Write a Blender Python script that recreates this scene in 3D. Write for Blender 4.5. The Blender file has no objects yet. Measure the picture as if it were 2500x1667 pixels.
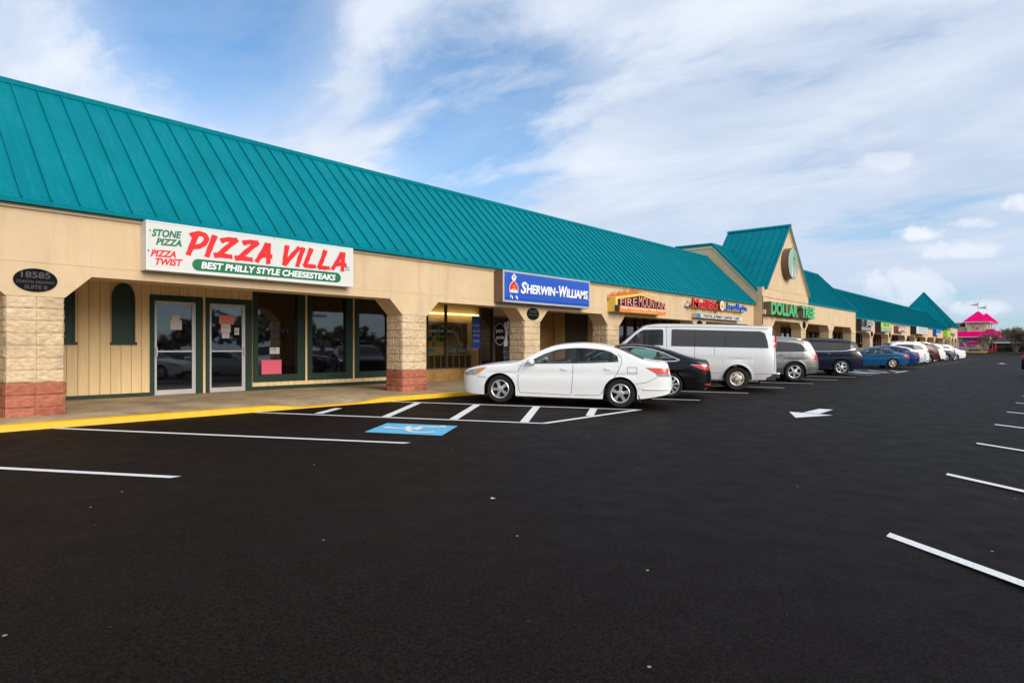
import bpy, bmesh, math, random
from mathutils import Vector, Matrix
from mathutils.geometry import tessellate_polygon
random.seed(7)
SC = bpy.context.scene
COL = SC.collection
R = math.radians

# ------------------------------------------------------------------ camera
TH = math.atan(1360 / 1580.0)
cam_d = bpy.data.cameras.new('camera')
cam = bpy.data.objects.new('camera', cam_d); COL.objects.link(cam)
cam.location = (0, 0, 1.54)
cam.rotation_euler = (R(90), 0, TH)
cam_d.sensor_width = 36.0
cam_d.lens = 1580 / 2500 * 36
cam_d.shift_y = 15.5 / 2500
cam_d.clip_start = 0.05
cam_d.clip_end = 6000
SC.camera = cam

# ------------------------------------------------------------------ view, sun, sky
SC.view_settings.view_transform = 'Standard'
SC.view_settings.look = 'None'
SC.view_settings.exposure = 0.66
SC.view_settings.gamma = 1.0
SUN_EL, SUN_AZ = R(24), R(100)          # azimuth measured from +Y towards +X
sl = bpy.data.lights.new('sun', 'SUN'); sl.energy = 2.1; sl.angle = R(38); sl.color = (1, .91, .79)
sun = bpy.data.objects.new('sun', sl); COL.objects.link(sun)
_sd = Vector((math.sin(SUN_AZ) * math.cos(SUN_EL), math.cos(SUN_AZ) * math.cos(SUN_EL), math.sin(SUN_EL)))
sun.rotation_euler = _sd.to_track_quat('Z', 'Y').to_euler()
sun.location = (20, 20, 60)

W = bpy.data.worlds.new('World'); SC.world = W; W.use_nodes = True
nt = W.node_tree; nt.nodes.clear()
def wn(t, **k):
    n = nt.nodes.new(t)
    for a, b in k.items(): setattr(n, a, b)
    return n
def wl(a, b): nt.links.new(a, b)
def wmath(op, a, b=None, c=None):
    n = wn('ShaderNodeMath', operation=op)
    for i, v in enumerate((a, b, c)):
        if v is None: continue
        if isinstance(v, (int, float)): n.inputs[i].default_value = v
        else: wl(v, n.inputs[i])
    return n.outputs[0]
def wramp(v, a, b):
    n = wn('ShaderNodeMapRange'); n.interpolation_type = 'SMOOTHSTEP'
    wl(v, n.inputs[0]); n.inputs[1].default_value = a; n.inputs[2].default_value = b
    return n.outputs[0]
sky = wn('ShaderNodeTexSky', sky_type='NISHITA'); sky.sun_disc = False
sky.sun_elevation = SUN_EL; sky.sun_rotation = SUN_AZ
sky.air_density = 1.0; sky.dust_density = 0.6; sky.ozone_density = 2.0
tc = wn('ShaderNodeTexCoord')
sep = wn('ShaderNodeSeparateXYZ'); wl(tc.outputs['Generated'], sep.inputs[0])
zz = wmath('ADD', wmath('MAXIMUM', sep.outputs[2], 0.0), 0.16)
comb = wn('ShaderNodeCombineXYZ')
wl(wmath('DIVIDE', sep.outputs[0], zz), comb.inputs[0]); wl(wmath('DIVIDE', sep.outputs[1], zz), comb.inputs[1])
mp = wn('ShaderNodeMapping'); wl(comb.outputs[0], mp.inputs[0])
mp.inputs['Rotation'].default_value = (0, 0, R(38)); mp.inputs['Scale'].default_value = (0.55, 1.0, 1.0)
mp.inputs['Location'].default_value = (0.35, 2.0, 0)
def noise(scale, detail, rough, dist, vec):
    n = wn('ShaderNodeTexNoise'); n.inputs['Scale'].default_value = scale; n.inputs['Detail'].default_value = detail
    n.inputs['Roughness'].default_value = rough; n.inputs['Distortion'].default_value = dist
    wl(vec, n.inputs['Vector']); return n.outputs[0]
big = noise(0.75, 6, 0.55, 0.35, mp.outputs[0])
fine = noise(2.6, 8, 0.62, 0.5, mp.outputs[0])
fine2 = noise(7.5, 8, 0.62, 0.7, mp.outputs[0])
cov = wmath('ADD', wmath('ADD', wmath('MULTIPLY', big, 0.62), wmath('MULTIPLY', fine, 0.32)), wmath('MULTIPLY', fine2, 0.12))
veil = wramp(cov, 0.42, 0.60)
# an opening of bluer sky high to the left of the view and a smaller one further right
def gap(dx, dy, dz, r0, r1):
    v = Vector((dx, dy, dz)).normalized()
    d = wn('ShaderNodeVectorMath', operation='DOT_PRODUCT'); wl(tc.outputs['Generated'], d.inputs[0]); d.inputs[1].default_value = v
    return wramp(d.outputs['Value'], r1, r0)
def pix(px, py):
    u = (px - 1250) / 1580.0; v = (py - 849) / 1580.0
    return (u * math.cos(TH) - math.sin(TH), u * math.sin(TH) + math.cos(TH), -v)
g1 = gap(*pix(520, -10), 0.999, 0.979)
g2 = gap(*pix(1180, 270), 0.999, 0.978)
g3 = gap(*pix(2380, 700), 0.999, 0.975)
hole = wmath('MAXIMUM', wmath('MULTIPLY', g1, 0.85), wmath('MULTIPLY', g2, 0.75))
hole = wmath('MAXIMUM', hole, wmath('MULTIPLY', g3, 0.35))
thr = wmath('ADD', wmath('MULTIPLY', hole, 0.15), 0.34)
dens = wn('ShaderNodeMapRange'); dens.interpolation_type = 'SMOOTHSTEP'
wl(cov, dens.inputs[0]); wl(thr, dens.inputs[1]); wl(wmath('ADD', thr, 0.20), dens.inputs[2])
dens = wmath('MULTIPLY', dens.outputs[0], 0.95)
rag = wmath('ADD', hole, wmath('MULTIPLY', wmath('SUBTRACT', fine, 0.5), wmath('MULTIPLY', hole, 1.8)))
base = wmath('MULTIPLY', wmath('SUBTRACT', 1.0, wmath('MINIMUM', wmath('MAXIMUM', rag, 0.0), 1.0)), wmath('ADD', wmath('MULTIPLY', fine, 1.0), 0.22))
dens = wmath('MINIMUM', wmath('MAXIMUM', dens, base), 0.97)
# light and shade inside the cloud sheet
tone = wramp(noise(1.3, 7, 0.6, 0.4, mp.outputs[0]), 0.30, 0.72)
tone = wmath('MULTIPLY', tone, wmath('ADD', wmath('MULTIPLY', wramp(sep.outputs[2], 0.0, 0.34), 0.92), 0.08))
cmix = wn('ShaderNodeMix', data_type='RGBA'); wl(tone, cmix.inputs[0])
cmix.inputs[6].default_value = (3.6, 4.25, 5.35, 1); cmix.inputs[7].default_value = (6.0, 6.3, 6.8, 1)
smul = wn('ShaderNodeMix', data_type='RGBA', blend_type='MULTIPLY'); smul.inputs[0].default_value = 1
wl(sky.outputs[0], smul.inputs[6]); smul.inputs[7].default_value = (0.56, 0.90, 1.10, 1)
smix = wn('ShaderNodeMix', data_type='RGBA'); wl(dens, smix.inputs[0]); wl(smul.outputs[2], smix.inputs[6]); wl(cmix.outputs[2], smix.inputs[7])
# small fair-weather cumulus low on the right
def puff(px, py, rx, ry, k):
    v = Vector(pix(px, py)).normalized()
    rt = Vector((math.cos(TH), math.sin(TH), 0)); rt = (rt - v * rt.dot(v)).normalized(); up = v.cross(rt) * -1
    def dot(w):
        d = wn('ShaderNodeVectorMath', operation='DOT_PRODUCT'); wl(tc.outputs['Generated'], d.inputs[0]); d.inputs[1].default_value = w
        return d.outputs['Value']
    a = wmath('DIVIDE', dot(rt), rx); b = wmath('DIVIDE', dot(up), ry)
    r = wmath('ADD', wmath('MULTIPLY', a, a), wmath('MULTIPLY', b, b))
    front = wmath('GREATER_THAN', dot(v), 0.5)
    n = noise(22, 6, 0.62, 0.6, tc.outputs['Generated'])
    f = wmath('SUBTRACT', wmath('SUBTRACT', 1.25, r), wmath('MULTIPLY', wmath('SUBTRACT', n, 0.5), 3.4))
    return wmath('MULTIPLY', wmath('MULTIPLY', wramp(f, 0.1, 1.1), k), front)
pf = None
for a in [(2240, 570, .034, .013, .75), (2155, 395, .036, .014, .40), (2380, 545, .03, .009, .5), (2320, 608, .05, .014, .5),
          (2490, 495, .022, .016, .65), (2205, 700, .06, .028, .45), (2400, 755, .035, .014, .45)]:
    p = puff(*a); pf = p if pf is None else wmath('MAXIMUM', pf, p)
pmix = wn('ShaderNodeMix', data_type='RGBA'); wl(pf, pmix.inputs[0]); wl(smix.outputs[2], pmix.inputs[6]); pmix.inputs[7].default_value = (6.3, 6.4, 6.8, 1)
bg = wn('ShaderNodeBackground'); wl(pmix.outputs[2], bg.inputs[0]); bg.inputs[1].default_value = 0.1
wo = wn('ShaderNodeOutputWorld'); wl(bg.outputs[0], wo.inputs[0])
SC.cycles.max_bounces = 6; SC.cycles.use_denoising = True

# ------------------------------------------------------------------ materials
def mat(name, col, rough=.6, metal=0.0, var=0.0, vscale=3.0, bump=0.0, bscale=60.0, spec=.5, coat=0.0, stretch=None, emit=0.0, col2=None, detail=5):
    m = bpy.data.materials.new(name); m.use_nodes = True
    t = m.node_tree; b = t.nodes['Principled BSDF']
    b.inputs['Base Color'].default_value = (*col, 1); b.inputs['Roughness'].default_value = rough
    b.inputs['Metallic'].default_value = metal; b.inputs['Specular IOR Level'].default_value = spec
    b.inputs['Coat Weight'].default_value = coat; b.inputs['Coat Roughness'].default_value = .03
    if emit:
        b.inputs['Emission Color'].default_value = (*col, 1); b.inputs['Emission Strength'].default_value = emit
    tcn = t.nodes.new('ShaderNodeTexCoord'); vec = tcn.outputs['Object']
    if stretch:
        mpn = t.nodes.new('ShaderNodeMapping'); mpn.inputs['Scale'].default_value = stretch
        t.links.new(vec, mpn.inputs[0]); vec = mpn.outputs[0]
    if var or col2:
        n = t.nodes.new('ShaderNodeTexNoise'); n.inputs['Scale'].default_value = vscale; n.inputs['Detail'].default_value = detail
        n.inputs['Roughness'].default_value = .65
        t.links.new(vec, n.inputs['Vector'])
        mr = t.nodes.new('ShaderNodeMapRange'); mr.inputs[1].default_value = .3; mr.inputs[2].default_value = .7
        t.links.new(n.outputs[0], mr.inputs[0])
        mx = t.nodes.new('ShaderNodeMix'); mx.data_type = 'RGBA'; t.links.new(mr.outputs[0], mx.inputs[0])
        mx.inputs[6].default_value = (*[c * (1 - var) for c in col], 1)
        mx.inputs[7].default_value = (*(col2 if col2 else [min(1, c * (1 + var)) for c in col]), 1)
        t.links.new(mx.outputs[2], b.inputs['Base Color'])
    if bump:
        n2 = t.nodes.new('ShaderNodeTexNoise'); n2.inputs['Scale'].default_value = bscale; n2.inputs['Detail'].default_value = 6
        t.links.new(vec, n2.inputs['Vector'])
        bp = t.nodes.new('ShaderNodeBump'); bp.inputs['Strength'].default_value = bump; bp.inputs['Distance'].default_value = .02
        t.links.new(n2.outputs[0], bp.inputs['Height']); t.links.new(bp.outputs[0], b.inputs['Normal'])
    return m

def block_mat(name, c1, c2, mortar, bw=.405, bh=.203, rough=.85, offset=0.0, bump=1.0, mort=.006, zoff=0.0, yoff=0.0, rock=1.1, rscale=(14, 9, 20)):
    """masonry seen on vertical faces: u runs along x+y, v along z"""
    m = bpy.data.materials.new(name); m.use_nodes = True
    t = m.node_tree; L = t.links; b = t.nodes['Principled BSDF']; b.inputs['Roughness'].default_value = rough; b.inputs['Specular IOR Level'].default_value = .2
    tcn = t.nodes.new('ShaderNodeTexCoord'); s = t.nodes.new('ShaderNodeSeparateXYZ'); L.new(tcn.outputs['Object'], s.inputs[0])
    ad = t.nodes.new('ShaderNodeMath'); L.new(s.outputs[0], ad.inputs[0]); L.new(s.outputs[1], ad.inputs[1])
    a2 = t.nodes.new('ShaderNodeMath'); L.new(ad.outputs[0], a2.inputs[0]); a2.inputs[1].default_value = yoff
    a3 = t.nodes.new('ShaderNodeMath'); L.new(s.outputs[2], a3.inputs[0]); a3.inputs[1].default_value = zoff
    cb = t.nodes.new('ShaderNodeCombineXYZ'); L.new(a2.outputs[0], cb.inputs[0]); L.new(a3.outputs[0], cb.inputs[1])
    br = t.nodes.new('ShaderNodeTexBrick'); L.new(cb.outputs[0], br.inputs['Vector']); br.offset = offset; br.squash = 1
    br.inputs['Scale'].default_value = 1; br.inputs['Brick Width'].default_value = bw; br.inputs['Row Height'].default_value = bh
    br.inputs['Mortar Size'].default_value = mort; br.inputs['Mortar Smooth'].default_value = .3; br.inputs['Bias'].default_value = 0
    br.inputs['Color1'].default_value = (*c1, 1); br.inputs['Color2'].default_value = (*c2, 1); br.inputs['Mortar'].default_value = (*mortar, 1)
    mp_ = t.nodes.new('ShaderNodeMapping'); L.new(tcn.outputs['Object'], mp_.inputs[0]); mp_.inputs['Scale'].default_value = rscale
    n = t.nodes.new('ShaderNodeTexNoise'); n.inputs['Scale'].default_value = 1; n.inputs['Detail'].default_value = 8; n.inputs['Roughness'].default_value = .6
    L.new(mp_.outputs[0], n.inputs['Vector'])
    # weather stains
    n3 = t.nodes.new('ShaderNodeTexNoise'); n3.inputs['Scale'].default_value = 2.2; n3.inputs['Detail'].default_value = 6; L.new(tcn.outputs['Object'], n3.inputs['Vector'])
    mr = t.nodes.new('ShaderNodeMapRange'); mr.inputs[1].default_value = .52; mr.inputs[2].default_value = .78; L.new(n3.outputs[0], mr.inputs[0])
    mr2 = t.nodes.new('ShaderNodeMapRange'); mr2.inputs[1].default_value = .35; mr2.inputs[2].default_value = .62; L.new(n.outputs[0], mr2.inputs[0])
    mx0 = t.nodes.new('ShaderNodeMix'); mx0.data_type = 'RGBA'; mx0.blend_type = 'MULTIPLY'; L.new(br.outputs[0], mx0.inputs[6]); mx0.inputs[0].default_value = .5
    rp = t.nodes.new('ShaderNodeMix'); rp.data_type = 'RGBA'; L.new(mr2.outputs[0], rp.inputs[0]); rp.inputs[6].default_value = (.55, .5, .42, 1); rp.inputs[7].default_value = (1.1, 1.1, 1.1, 1)
    L.new(rp.outputs[2], mx0.inputs[7])
    mx = t.nodes.new('ShaderNodeMix'); mx.data_type = 'RGBA'; L.new(mr.outputs[0], mx.inputs[0]); L.new(mx0.outputs[2], mx.inputs[6]); mx.inputs[7].default_value = (*[c * .55 for c in c2], 1)
    L.new(mx.outputs[2], b.inputs['Base Color'])
    mh = t.nodes.new('ShaderNodeMath'); mh.operation = 'MULTIPLY_ADD'; L.new(n.outputs[0], mh.inputs[0]); mh.inputs[1].default_value = rock
    iv = t.nodes.new('ShaderNodeMath'); iv.operation = 'SUBTRACT'; iv.inputs[0].default_value = 1; L.new(br.outputs['Fac'], iv.inputs[1]); L.new(iv.outputs[0], mh.inputs[2])
    bp = t.nodes.new('ShaderNodeBump'); bp.inputs['Strength'].default_value = bump; bp.inputs['Distance'].default_value = .03
    L.new(mh.outputs[0], bp.inputs['Height']); L.new(bp.outputs[0], b.inputs['Normal'])
    return m

def asphalt_mat():
    m = bpy.data.materials.new('fresh_asphalt'); m.use_nodes = True
    t = m.node_tree; L = t.links; b = t.nodes['Principled BSDF']; b.inputs['Specular IOR Level'].default_value = .04
    tcn = t.nodes.new('ShaderNodeTexCoord'); o = tcn.outputs['Object']
    def nz(sc, det=4, r=.6):
        n = t.nodes.new('ShaderNodeTexNoise'); n.inputs['Scale'].default_value = sc; n.inputs['Detail'].default_value = det; n.inputs['Roughness'].default_value = r
        L.new(o, n.inputs['Vector']); return n.outputs[0]
    def rng(v, a, b_, c=0, d=1):
        r = t.nodes.new('ShaderNodeMapRange'); L.new(v, r.inputs[0])
        for i, x in enumerate((a, b_, c, d)): r.inputs[i + 1].default_value = x
        return r.outputs[0]
    def mix(f, a, b_):
        x = t.nodes.new('ShaderNodeMix'); x.data_type = 'RGBA'
        if isinstance(f, float): x.inputs[0].default_value = f
        else: L.new(f, x.inputs[0])
        for i, v in ((6, a), (7, b_)):
            if isinstance(v, tuple): x.inputs[i].default_value = (*v, 1)
            else: L.new(v, x.inputs[i])
        return x.outputs[2]
    def mth2(a, b_):
        n = t.nodes.new('ShaderNodeMath'); n.operation = 'MULTIPLY_ADD'; L.new(a, n.inputs[0]); n.inputs[1].default_value = .5
        h = t.nodes.new('ShaderNodeMath'); h.operation = 'MULTIPLY'; L.new(b_, h.inputs[0]); h.inputs[1].default_value = .5; L.new(h.outputs[0], n.inputs[2]); return n.outputs[0]
    grain = mth2(rng(nz(42, 2, .8), .42, .60), rng(nz(110, 2, .8), .42, .60))
    patch = rng(nz(.22, 6), .3, .7)
    c = mix(patch, (.0078, .0060, .0055), (.0102, .0081, .0075))
    g = mix(grain, (.25, .23, .23), (2.1, 2.0, 1.95))
    x = t.nodes.new('ShaderNodeMix'); x.data_type = 'RGBA'; x.blend_type = 'MULTIPLY'; x.inputs[0].default_value = 1; L.new(c, x.inputs[6]); L.new(g, x.inputs[7]); c = x.outputs[2]
    # paving lane joint running along the aisle, slightly wandering
    s = t.nodes.new('ShaderNodeSeparateXYZ'); L.new(o, s.inputs[0])
    def mth(op, a, b_):
        n = t.nodes.new('ShaderNodeMath'); n.operation = op
        for i, v in enumerate((a, b_)):
            if isinstance(v, (int, float)): n.inputs[i].default_value = v
            else: L.new(v, n.inputs[i])
        return n.outputs[0]
    wob = mth('MULTIPLY', mth('SUBTRACT', nz(.5, 3), .5), .5)
    dx = mth('ABSOLUTE', mth('ADD', mth('ADD', s.outputs[0], 4.25), wob), 0)
    c = mix(mth('MULTIPLY', rng(dx, .0, .16, 1, 0), .55), c, (.010, .009, .0085))
    # bits of pale grit and litter
    v = t.nodes.new('ShaderNodeTexVoronoi'); v.inputs['Scale'].default_value = 2.8; L.new(o, v.inputs['Vector']); v.inputs['Randomness'].default_value = 1
    spot = rng(v.outputs['Distance'], .026, .036, 1, 0)
    keep = t.nodes.new('ShaderNodeSeparateColor'); L.new(v.outputs['Color'], keep.inputs[0])
    spot = mth('MULTIPLY', spot, mth('GREATER_THAN', keep.outputs[0], .45))
    c = mix(spot, c, (.34, .31, .26))
    v2 = t.nodes.new('ShaderNodeTexVoronoi'); v2.inputs['Scale'].default_value = 9; L.new(o, v2.inputs['Vector'])
    k2 = t.nodes.new('ShaderNodeSeparateColor'); L.new(v2.outputs['Color'], k2.inputs[0])
    sp2 = mth('MULTIPLY', rng(v2.outputs['Distance'], .03, .05, 1, 0), mth('GREATER_THAN', k2.outputs[1], .80))
    c = mix(mth('MULTIPLY', sp2, .7), c, (.15, .14, .125))
    L.new(c, b.inputs['Base Color'])
    L.new(rng(nz(3, 5), .3, .7, .55, .68), b.inputs['Roughness'])
    bp = t.nodes.new('ShaderNodeBump'); bp.inputs['Strength'].default_value = .55; bp.inputs['Distance'].default_value = .008
    L.new(nz(170, 3, .7), bp.inputs['Height']); L.new(bp.outputs[0], b.inputs['Normal'])
    return m

def roof_mat(name, col):
    """painted standing seam metal with chalky streaks running down the slope"""
    m = mat(name, col, rough=.5, spec=.03, bump=.16, bscale=2.2)
    t = m.node_tree; L = t.links; b = t.nodes['Principled BSDF']
    tcn = t.nodes.new('ShaderNodeTexCoord'); mp_ = t.nodes.new('ShaderNodeMapping'); mp_.inputs['Scale'].default_value = (1.3, 9, 1.3); L.new(tcn.outputs['Object'], mp_.inputs[0])
    n = t.nodes.new('ShaderNodeTexNoise'); n.inputs['Scale'].default_value = 1; n.inputs['Detail'].default_value = 8; n.inputs['Roughness'].default_value = .7; L.new(mp_.outputs[0], n.inputs['Vector'])
    n2 = t.nodes.new('ShaderNodeTexNoise'); n2.inputs['Scale'].default_value = 45; n2.inputs['Detail'].default_value = 3; L.new(tcn.outputs['Object'], n2.inputs['Vector'])
    a = t.nodes.new('ShaderNodeMapRange'); a.inputs[1].default_value = .48; a.inputs[2].default_value = .74; L.new(n.outputs[0], a.inputs[0])
    c = t.nodes.new('ShaderNodeMapRange'); c.inputs[1].default_value = .45; c.inputs[2].default_value = .62; L.new(n2.outputs[0], c.inputs[0])
    mu = t.nodes.new('ShaderNodeMath'); mu.operation = 'MULTIPLY'; L.new(a.outputs[0], mu.inputs[0]); L.new(c.outputs[0], mu.inputs[1])
    m2 = t.nodes.new('ShaderNodeMath'); m2.operation = 'MULTIPLY'; L.new(mu.outputs[0], m2.inputs[0]); m2.inputs[1].default_value = .55
    mx = t.nodes.new('ShaderNodeMix'); mx.data_type = 'RGBA'; L.new(m2.outputs[0], mx.inputs[0]); mx.inputs[6].default_value = (*col, 1)
    mx.inputs[7].default_value = (*[min(1, c_ * 1.6 + .03) for c_ in col], 1)
    n3 = t.nodes.new('ShaderNodeTexNoise'); n3.inputs['Scale'].default_value = .9; n3.inputs['Detail'].default_value = 3; L.new(tcn.outputs['Object'], n3.inputs['Vector'])
    mr = t.nodes.new('ShaderNodeMapRange'); mr.inputs[1].default_value = .3; mr.inputs[2].default_value = .7; mr.inputs[3].default_value = .93; mr.inputs[4].default_value = 1.07; L.new(n3.outputs[0], mr.inputs[0])
    mm = t.nodes.new('ShaderNodeMix'); mm.data_type = 'RGBA'; mm.blend_type = 'MULTIPLY'; mm.inputs[0].default_value = 1; L.new(mx.outputs[2], mm.inputs[6]); L.new(mr.outputs[0], mm.inputs[7])
    L.new(mm.outputs[2], b.inputs['Base Color'])
    return m

def streak(m, amt=.16):
    """rain streaks and grime running down a wall"""
    t = m.node_tree; L = t.links; b = t.nodes['Principled BSDF']; src = b.inputs['Base Color'].links[0].from_socket
    tcn = t.nodes.new('ShaderNodeTexCoord'); mp_ = t.nodes.new('ShaderNodeMapping'); mp_.inputs['Scale'].default_value = (2.6, 2.6, .22); L.new(tcn.outputs['Object'], mp_.inputs[0])
    n = t.nodes.new('ShaderNodeTexNoise'); n.inputs['Scale'].default_value = 1; n.inputs['Detail'].default_value = 9; n.inputs['Roughness'].default_value = .68; L.new(mp_.outputs[0], n.inputs['Vector'])
    r = t.nodes.new('ShaderNodeMapRange'); r.inputs[1].default_value = .5; r.inputs[2].default_value = .8; r.inputs[3].default_value = 0; r.inputs[4].default_value = amt; L.new(n.outputs[0], r.inputs[0])
    x = t.nodes.new('ShaderNodeMix'); x.data_type = 'RGBA'; L.new(r.outputs[0], x.inputs[0]); L.new(src, x.inputs[6]); x.inputs[7].default_value = (.24, .14, .06, 1); L.new(x.outputs[2], b.inputs['Base Color'])
TEAL = (.0006, .180, .222)
M = {}
M['asphalt'] = asphalt_mat()
M['concrete'] = mat('stained_concrete', (.40, .275, .145), .85, var=.38, vscale=1.6, bump=.25, bscale=90, col2=(.56, .42, .25), detail=9)
M['kerb'] = mat('yellow_kerb_paint', (.80, .43, .008), .5, var=.10, vscale=8, bump=.12, bscale=60)
M['kerbgrey'] = mat('plain_concrete', (.36, .32, .27), .9, var=.2, vscale=4)
M['line'] = mat('white_line_paint', (.80, .80, .79), .75, vscale=38, col2=(.86, .86, .85), var=.25, bump=.3, bscale=150, detail=10)
M['blue_line'] = mat('blue_line_paint', (.10, .42, .66), .7, var=.1, vscale=10)
M['stucco'] = mat('tan_stucco', (.65, .478, .29), .9, var=.07, vscale=1.4, bump=.18, bscale=160, detail=8)
streak(M['stucco'], .3)
M['stucco_line'] = mat('stucco_joint', (.62, .44, .25), .85, var=.18, vscale=2)
M['trim'] = mat('cream_trim', (.68, .52, .34), .6, var=.05)
M['roof'] = roof_mat('teal_metal_roof', TEAL)
M['block'] = block_mat('cream_split_block', (.72, .55, .36), (.68, .51, .32), (.62, .45, .25), zoff=-.97 + .203 * 10, yoff=0, bump=.9)
M['redblock'] = block_mat('red_split_block', (.50, .185, .115), (.40, .125, .075), (.36, .16, .10), zoff=-.97 + .203 * 10, bump=.9)
M['brick'] = block_mat('tan_brick', (.44, .25, .085), (.38, .21, .07), (.30, .18, .08), bw=.2, bh=.067, offset=.5, bump=.4, mort=.008, rock=.2)
M['board'] = mat('tan_wood_siding', (.80, .58, .30), .7, var=.07, vscale=2.5, stretch=(3, 9, .6), bump=.08, bscale=25)
M['groove'] = mat('siding_groove', (.16, .10, .045), .9)
M['green'] = mat('dark_green_paint', (.006, .030, .015), .5, var=.15, vscale=5)
streak(M['board'], .35)
M['alu'] = mat('aluminium', (.62, .61, .59), .38, metal=.55, var=.08, vscale=9)
M['glass'] = mat('dark_window_glass', (.003, .003, .004), .02, spec=1.0, coat=.7)
M['brownframe'] = mat('bronze_frame', (.065, .05, .04), .4, metal=.3)
M['interior'] = mat('dark_interior', (.035, .022, .012), .9, var=.3, vscale=1.5)
M['soffit'] = mat('soffit', (.55, .42, .26), .9, var=.08)
M['white'] = mat('white_sign_face', (.66, .66, .63), .35, var=.03, vscale=2)
M['whiteedge'] = mat('white_sign_frame', (.70, .69, .66), .4, var=.05, vscale=6)
M['darkmetal'] = mat('dark_sign_metal', (.035, .032, .03), .45)
M['brownmetal'] = mat('brown_sign_return', (.16, .095, .055), .5, var=.12, vscale=5)
M['red'] = mat('red_lettering', (.75, .012, .014), .4)
M['signgreen'] = mat('green_lettering', (.006, .15, .055), .45)
M['tgreen'] = mat('light_green_lettering', (.055, .44, .15), .45)
M['mint'] = mat('mint_green_face', (.055, .30, .135), .6, spec=.15)
M['blue'] = mat('blue_sign_face', (.008, .075, .46), .28, spec=.5, coat=.2)
M['bluelet'] = mat('blue_lettering', (.01, .17, .75), .4)
M['wlet'] = mat('white_lettering', (.85, .85, .85), .4)
M['black'] = mat('black_paint', (.010, .010, .012), .5)
M['plaque'] = mat('black_plaque', (.006, .006, .007), .7, spec=.08)
M['redside'] = mat('dark_red_letter_side', (.22, .003, .004), .5); M['blueside'] = mat('dark_blue_letter_side', (.002, .03, .17), .5)
M['plaquelet'] = mat('grey_plaque_lettering', (.05, .048, .05), .6)
M['yellow'] = mat('yellow_sign', (.78, .56, .09), .45)
M['orange'] = mat('orange_sign', (.80, .20, .02), .45)
M['flame'] = mat('flame_red', (.72, .13, .045), .45, var=.35, vscale=8, col2=(.85, .34, .12))
M['maroon'] = mat('maroon_lettering', (.30, .02, .07), .4)
M['pink'] = mat('pink_paper', (.80, .13, .20), .8)
M['salmon'] = mat('salmon_paper', (.75, .22, .22), .8)
M['paper'] = mat('white_paper', (.62, .58, .56), .8)
M['lime'] = mat('lime_sign', (.36, .68, .02), .45)
M['grey'] = mat('grey_paint', (.25, .25, .25), .5)
M['hotpink'] = roof_mat('hot_pink_roof', (.78, .003, .165))
M['hotpinkflat'] = mat('hot_pink_panel', (.72, .006, .18), .5, var=.05)
M['beige'] = mat('beige_render', (.47, .385, .285), .9, var=.05)
M['darkshingle'] = mat('dark_shingle', (.03, .022, .018), .9, var=.3, vscale=9)
M['rubber'] = mat('tyre_rubber', (.014, .013, .013), .75, var=.2, vscale=20, spec=.3)
M['alloy'] = mat('alloy_wheel', (.66, .65, .63), .3, metal=.75)
M['goldalloy'] = mat('champagne_alloy_wheel', (.60, .54, .45), .35, metal=.4)
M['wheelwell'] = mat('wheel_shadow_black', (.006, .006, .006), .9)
M['chrome'] = mat('chrome', (.75, .75, .75), .12, metal=1.0)
M['carglass'] = mat('tinted_car_glass', (.022, .022, .022), .03, spec=.6)
M['carglass_light'] = mat('clear_car_glass', (.085, .10, .088), .03, spec=.6)
M['carglass_teal'] = mat('teal_car_glass', (.07, .15, .14), .04, spec=.7)
M['tail'] = mat('red_tail_lens', (.62, .02, .02), .15, coat=.6)
M['tailpale'] = mat('pale_tail_lens', (.70, .36, .34), .15, coat=.6)
M['lens'] = mat('clear_lens', (.42, .42, .41), .12, metal=.4, coat=.8)
M['amber'] = mat('amber_lens', (.72, .20, .02), .2, coat=.5)
M['plastic'] = mat('black_trim_plastic', (.018, .018, .018), .55)
M['bark'] = mat('grey_bark', (.16, .115, .08), .9, var=.3, vscale=8)
M['twig'] = mat('brown_twigs', (.20, .14, .10), .9, var=.3, vscale=3)
M['leaf'] = mat('evergreen_leaf', (.02, .034, .012), .7, var=.4, vscale=3)
M['soil'] = mat('mulch_and_grass', (.06, .055, .025), .95, var=.4, vscale=3)
def paint(name, col, metal=0.0, coat=.55, rough=.34, spec=.5): return mat(name, col, rough, metal=metal, coat=coat, spec=spec)

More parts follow.
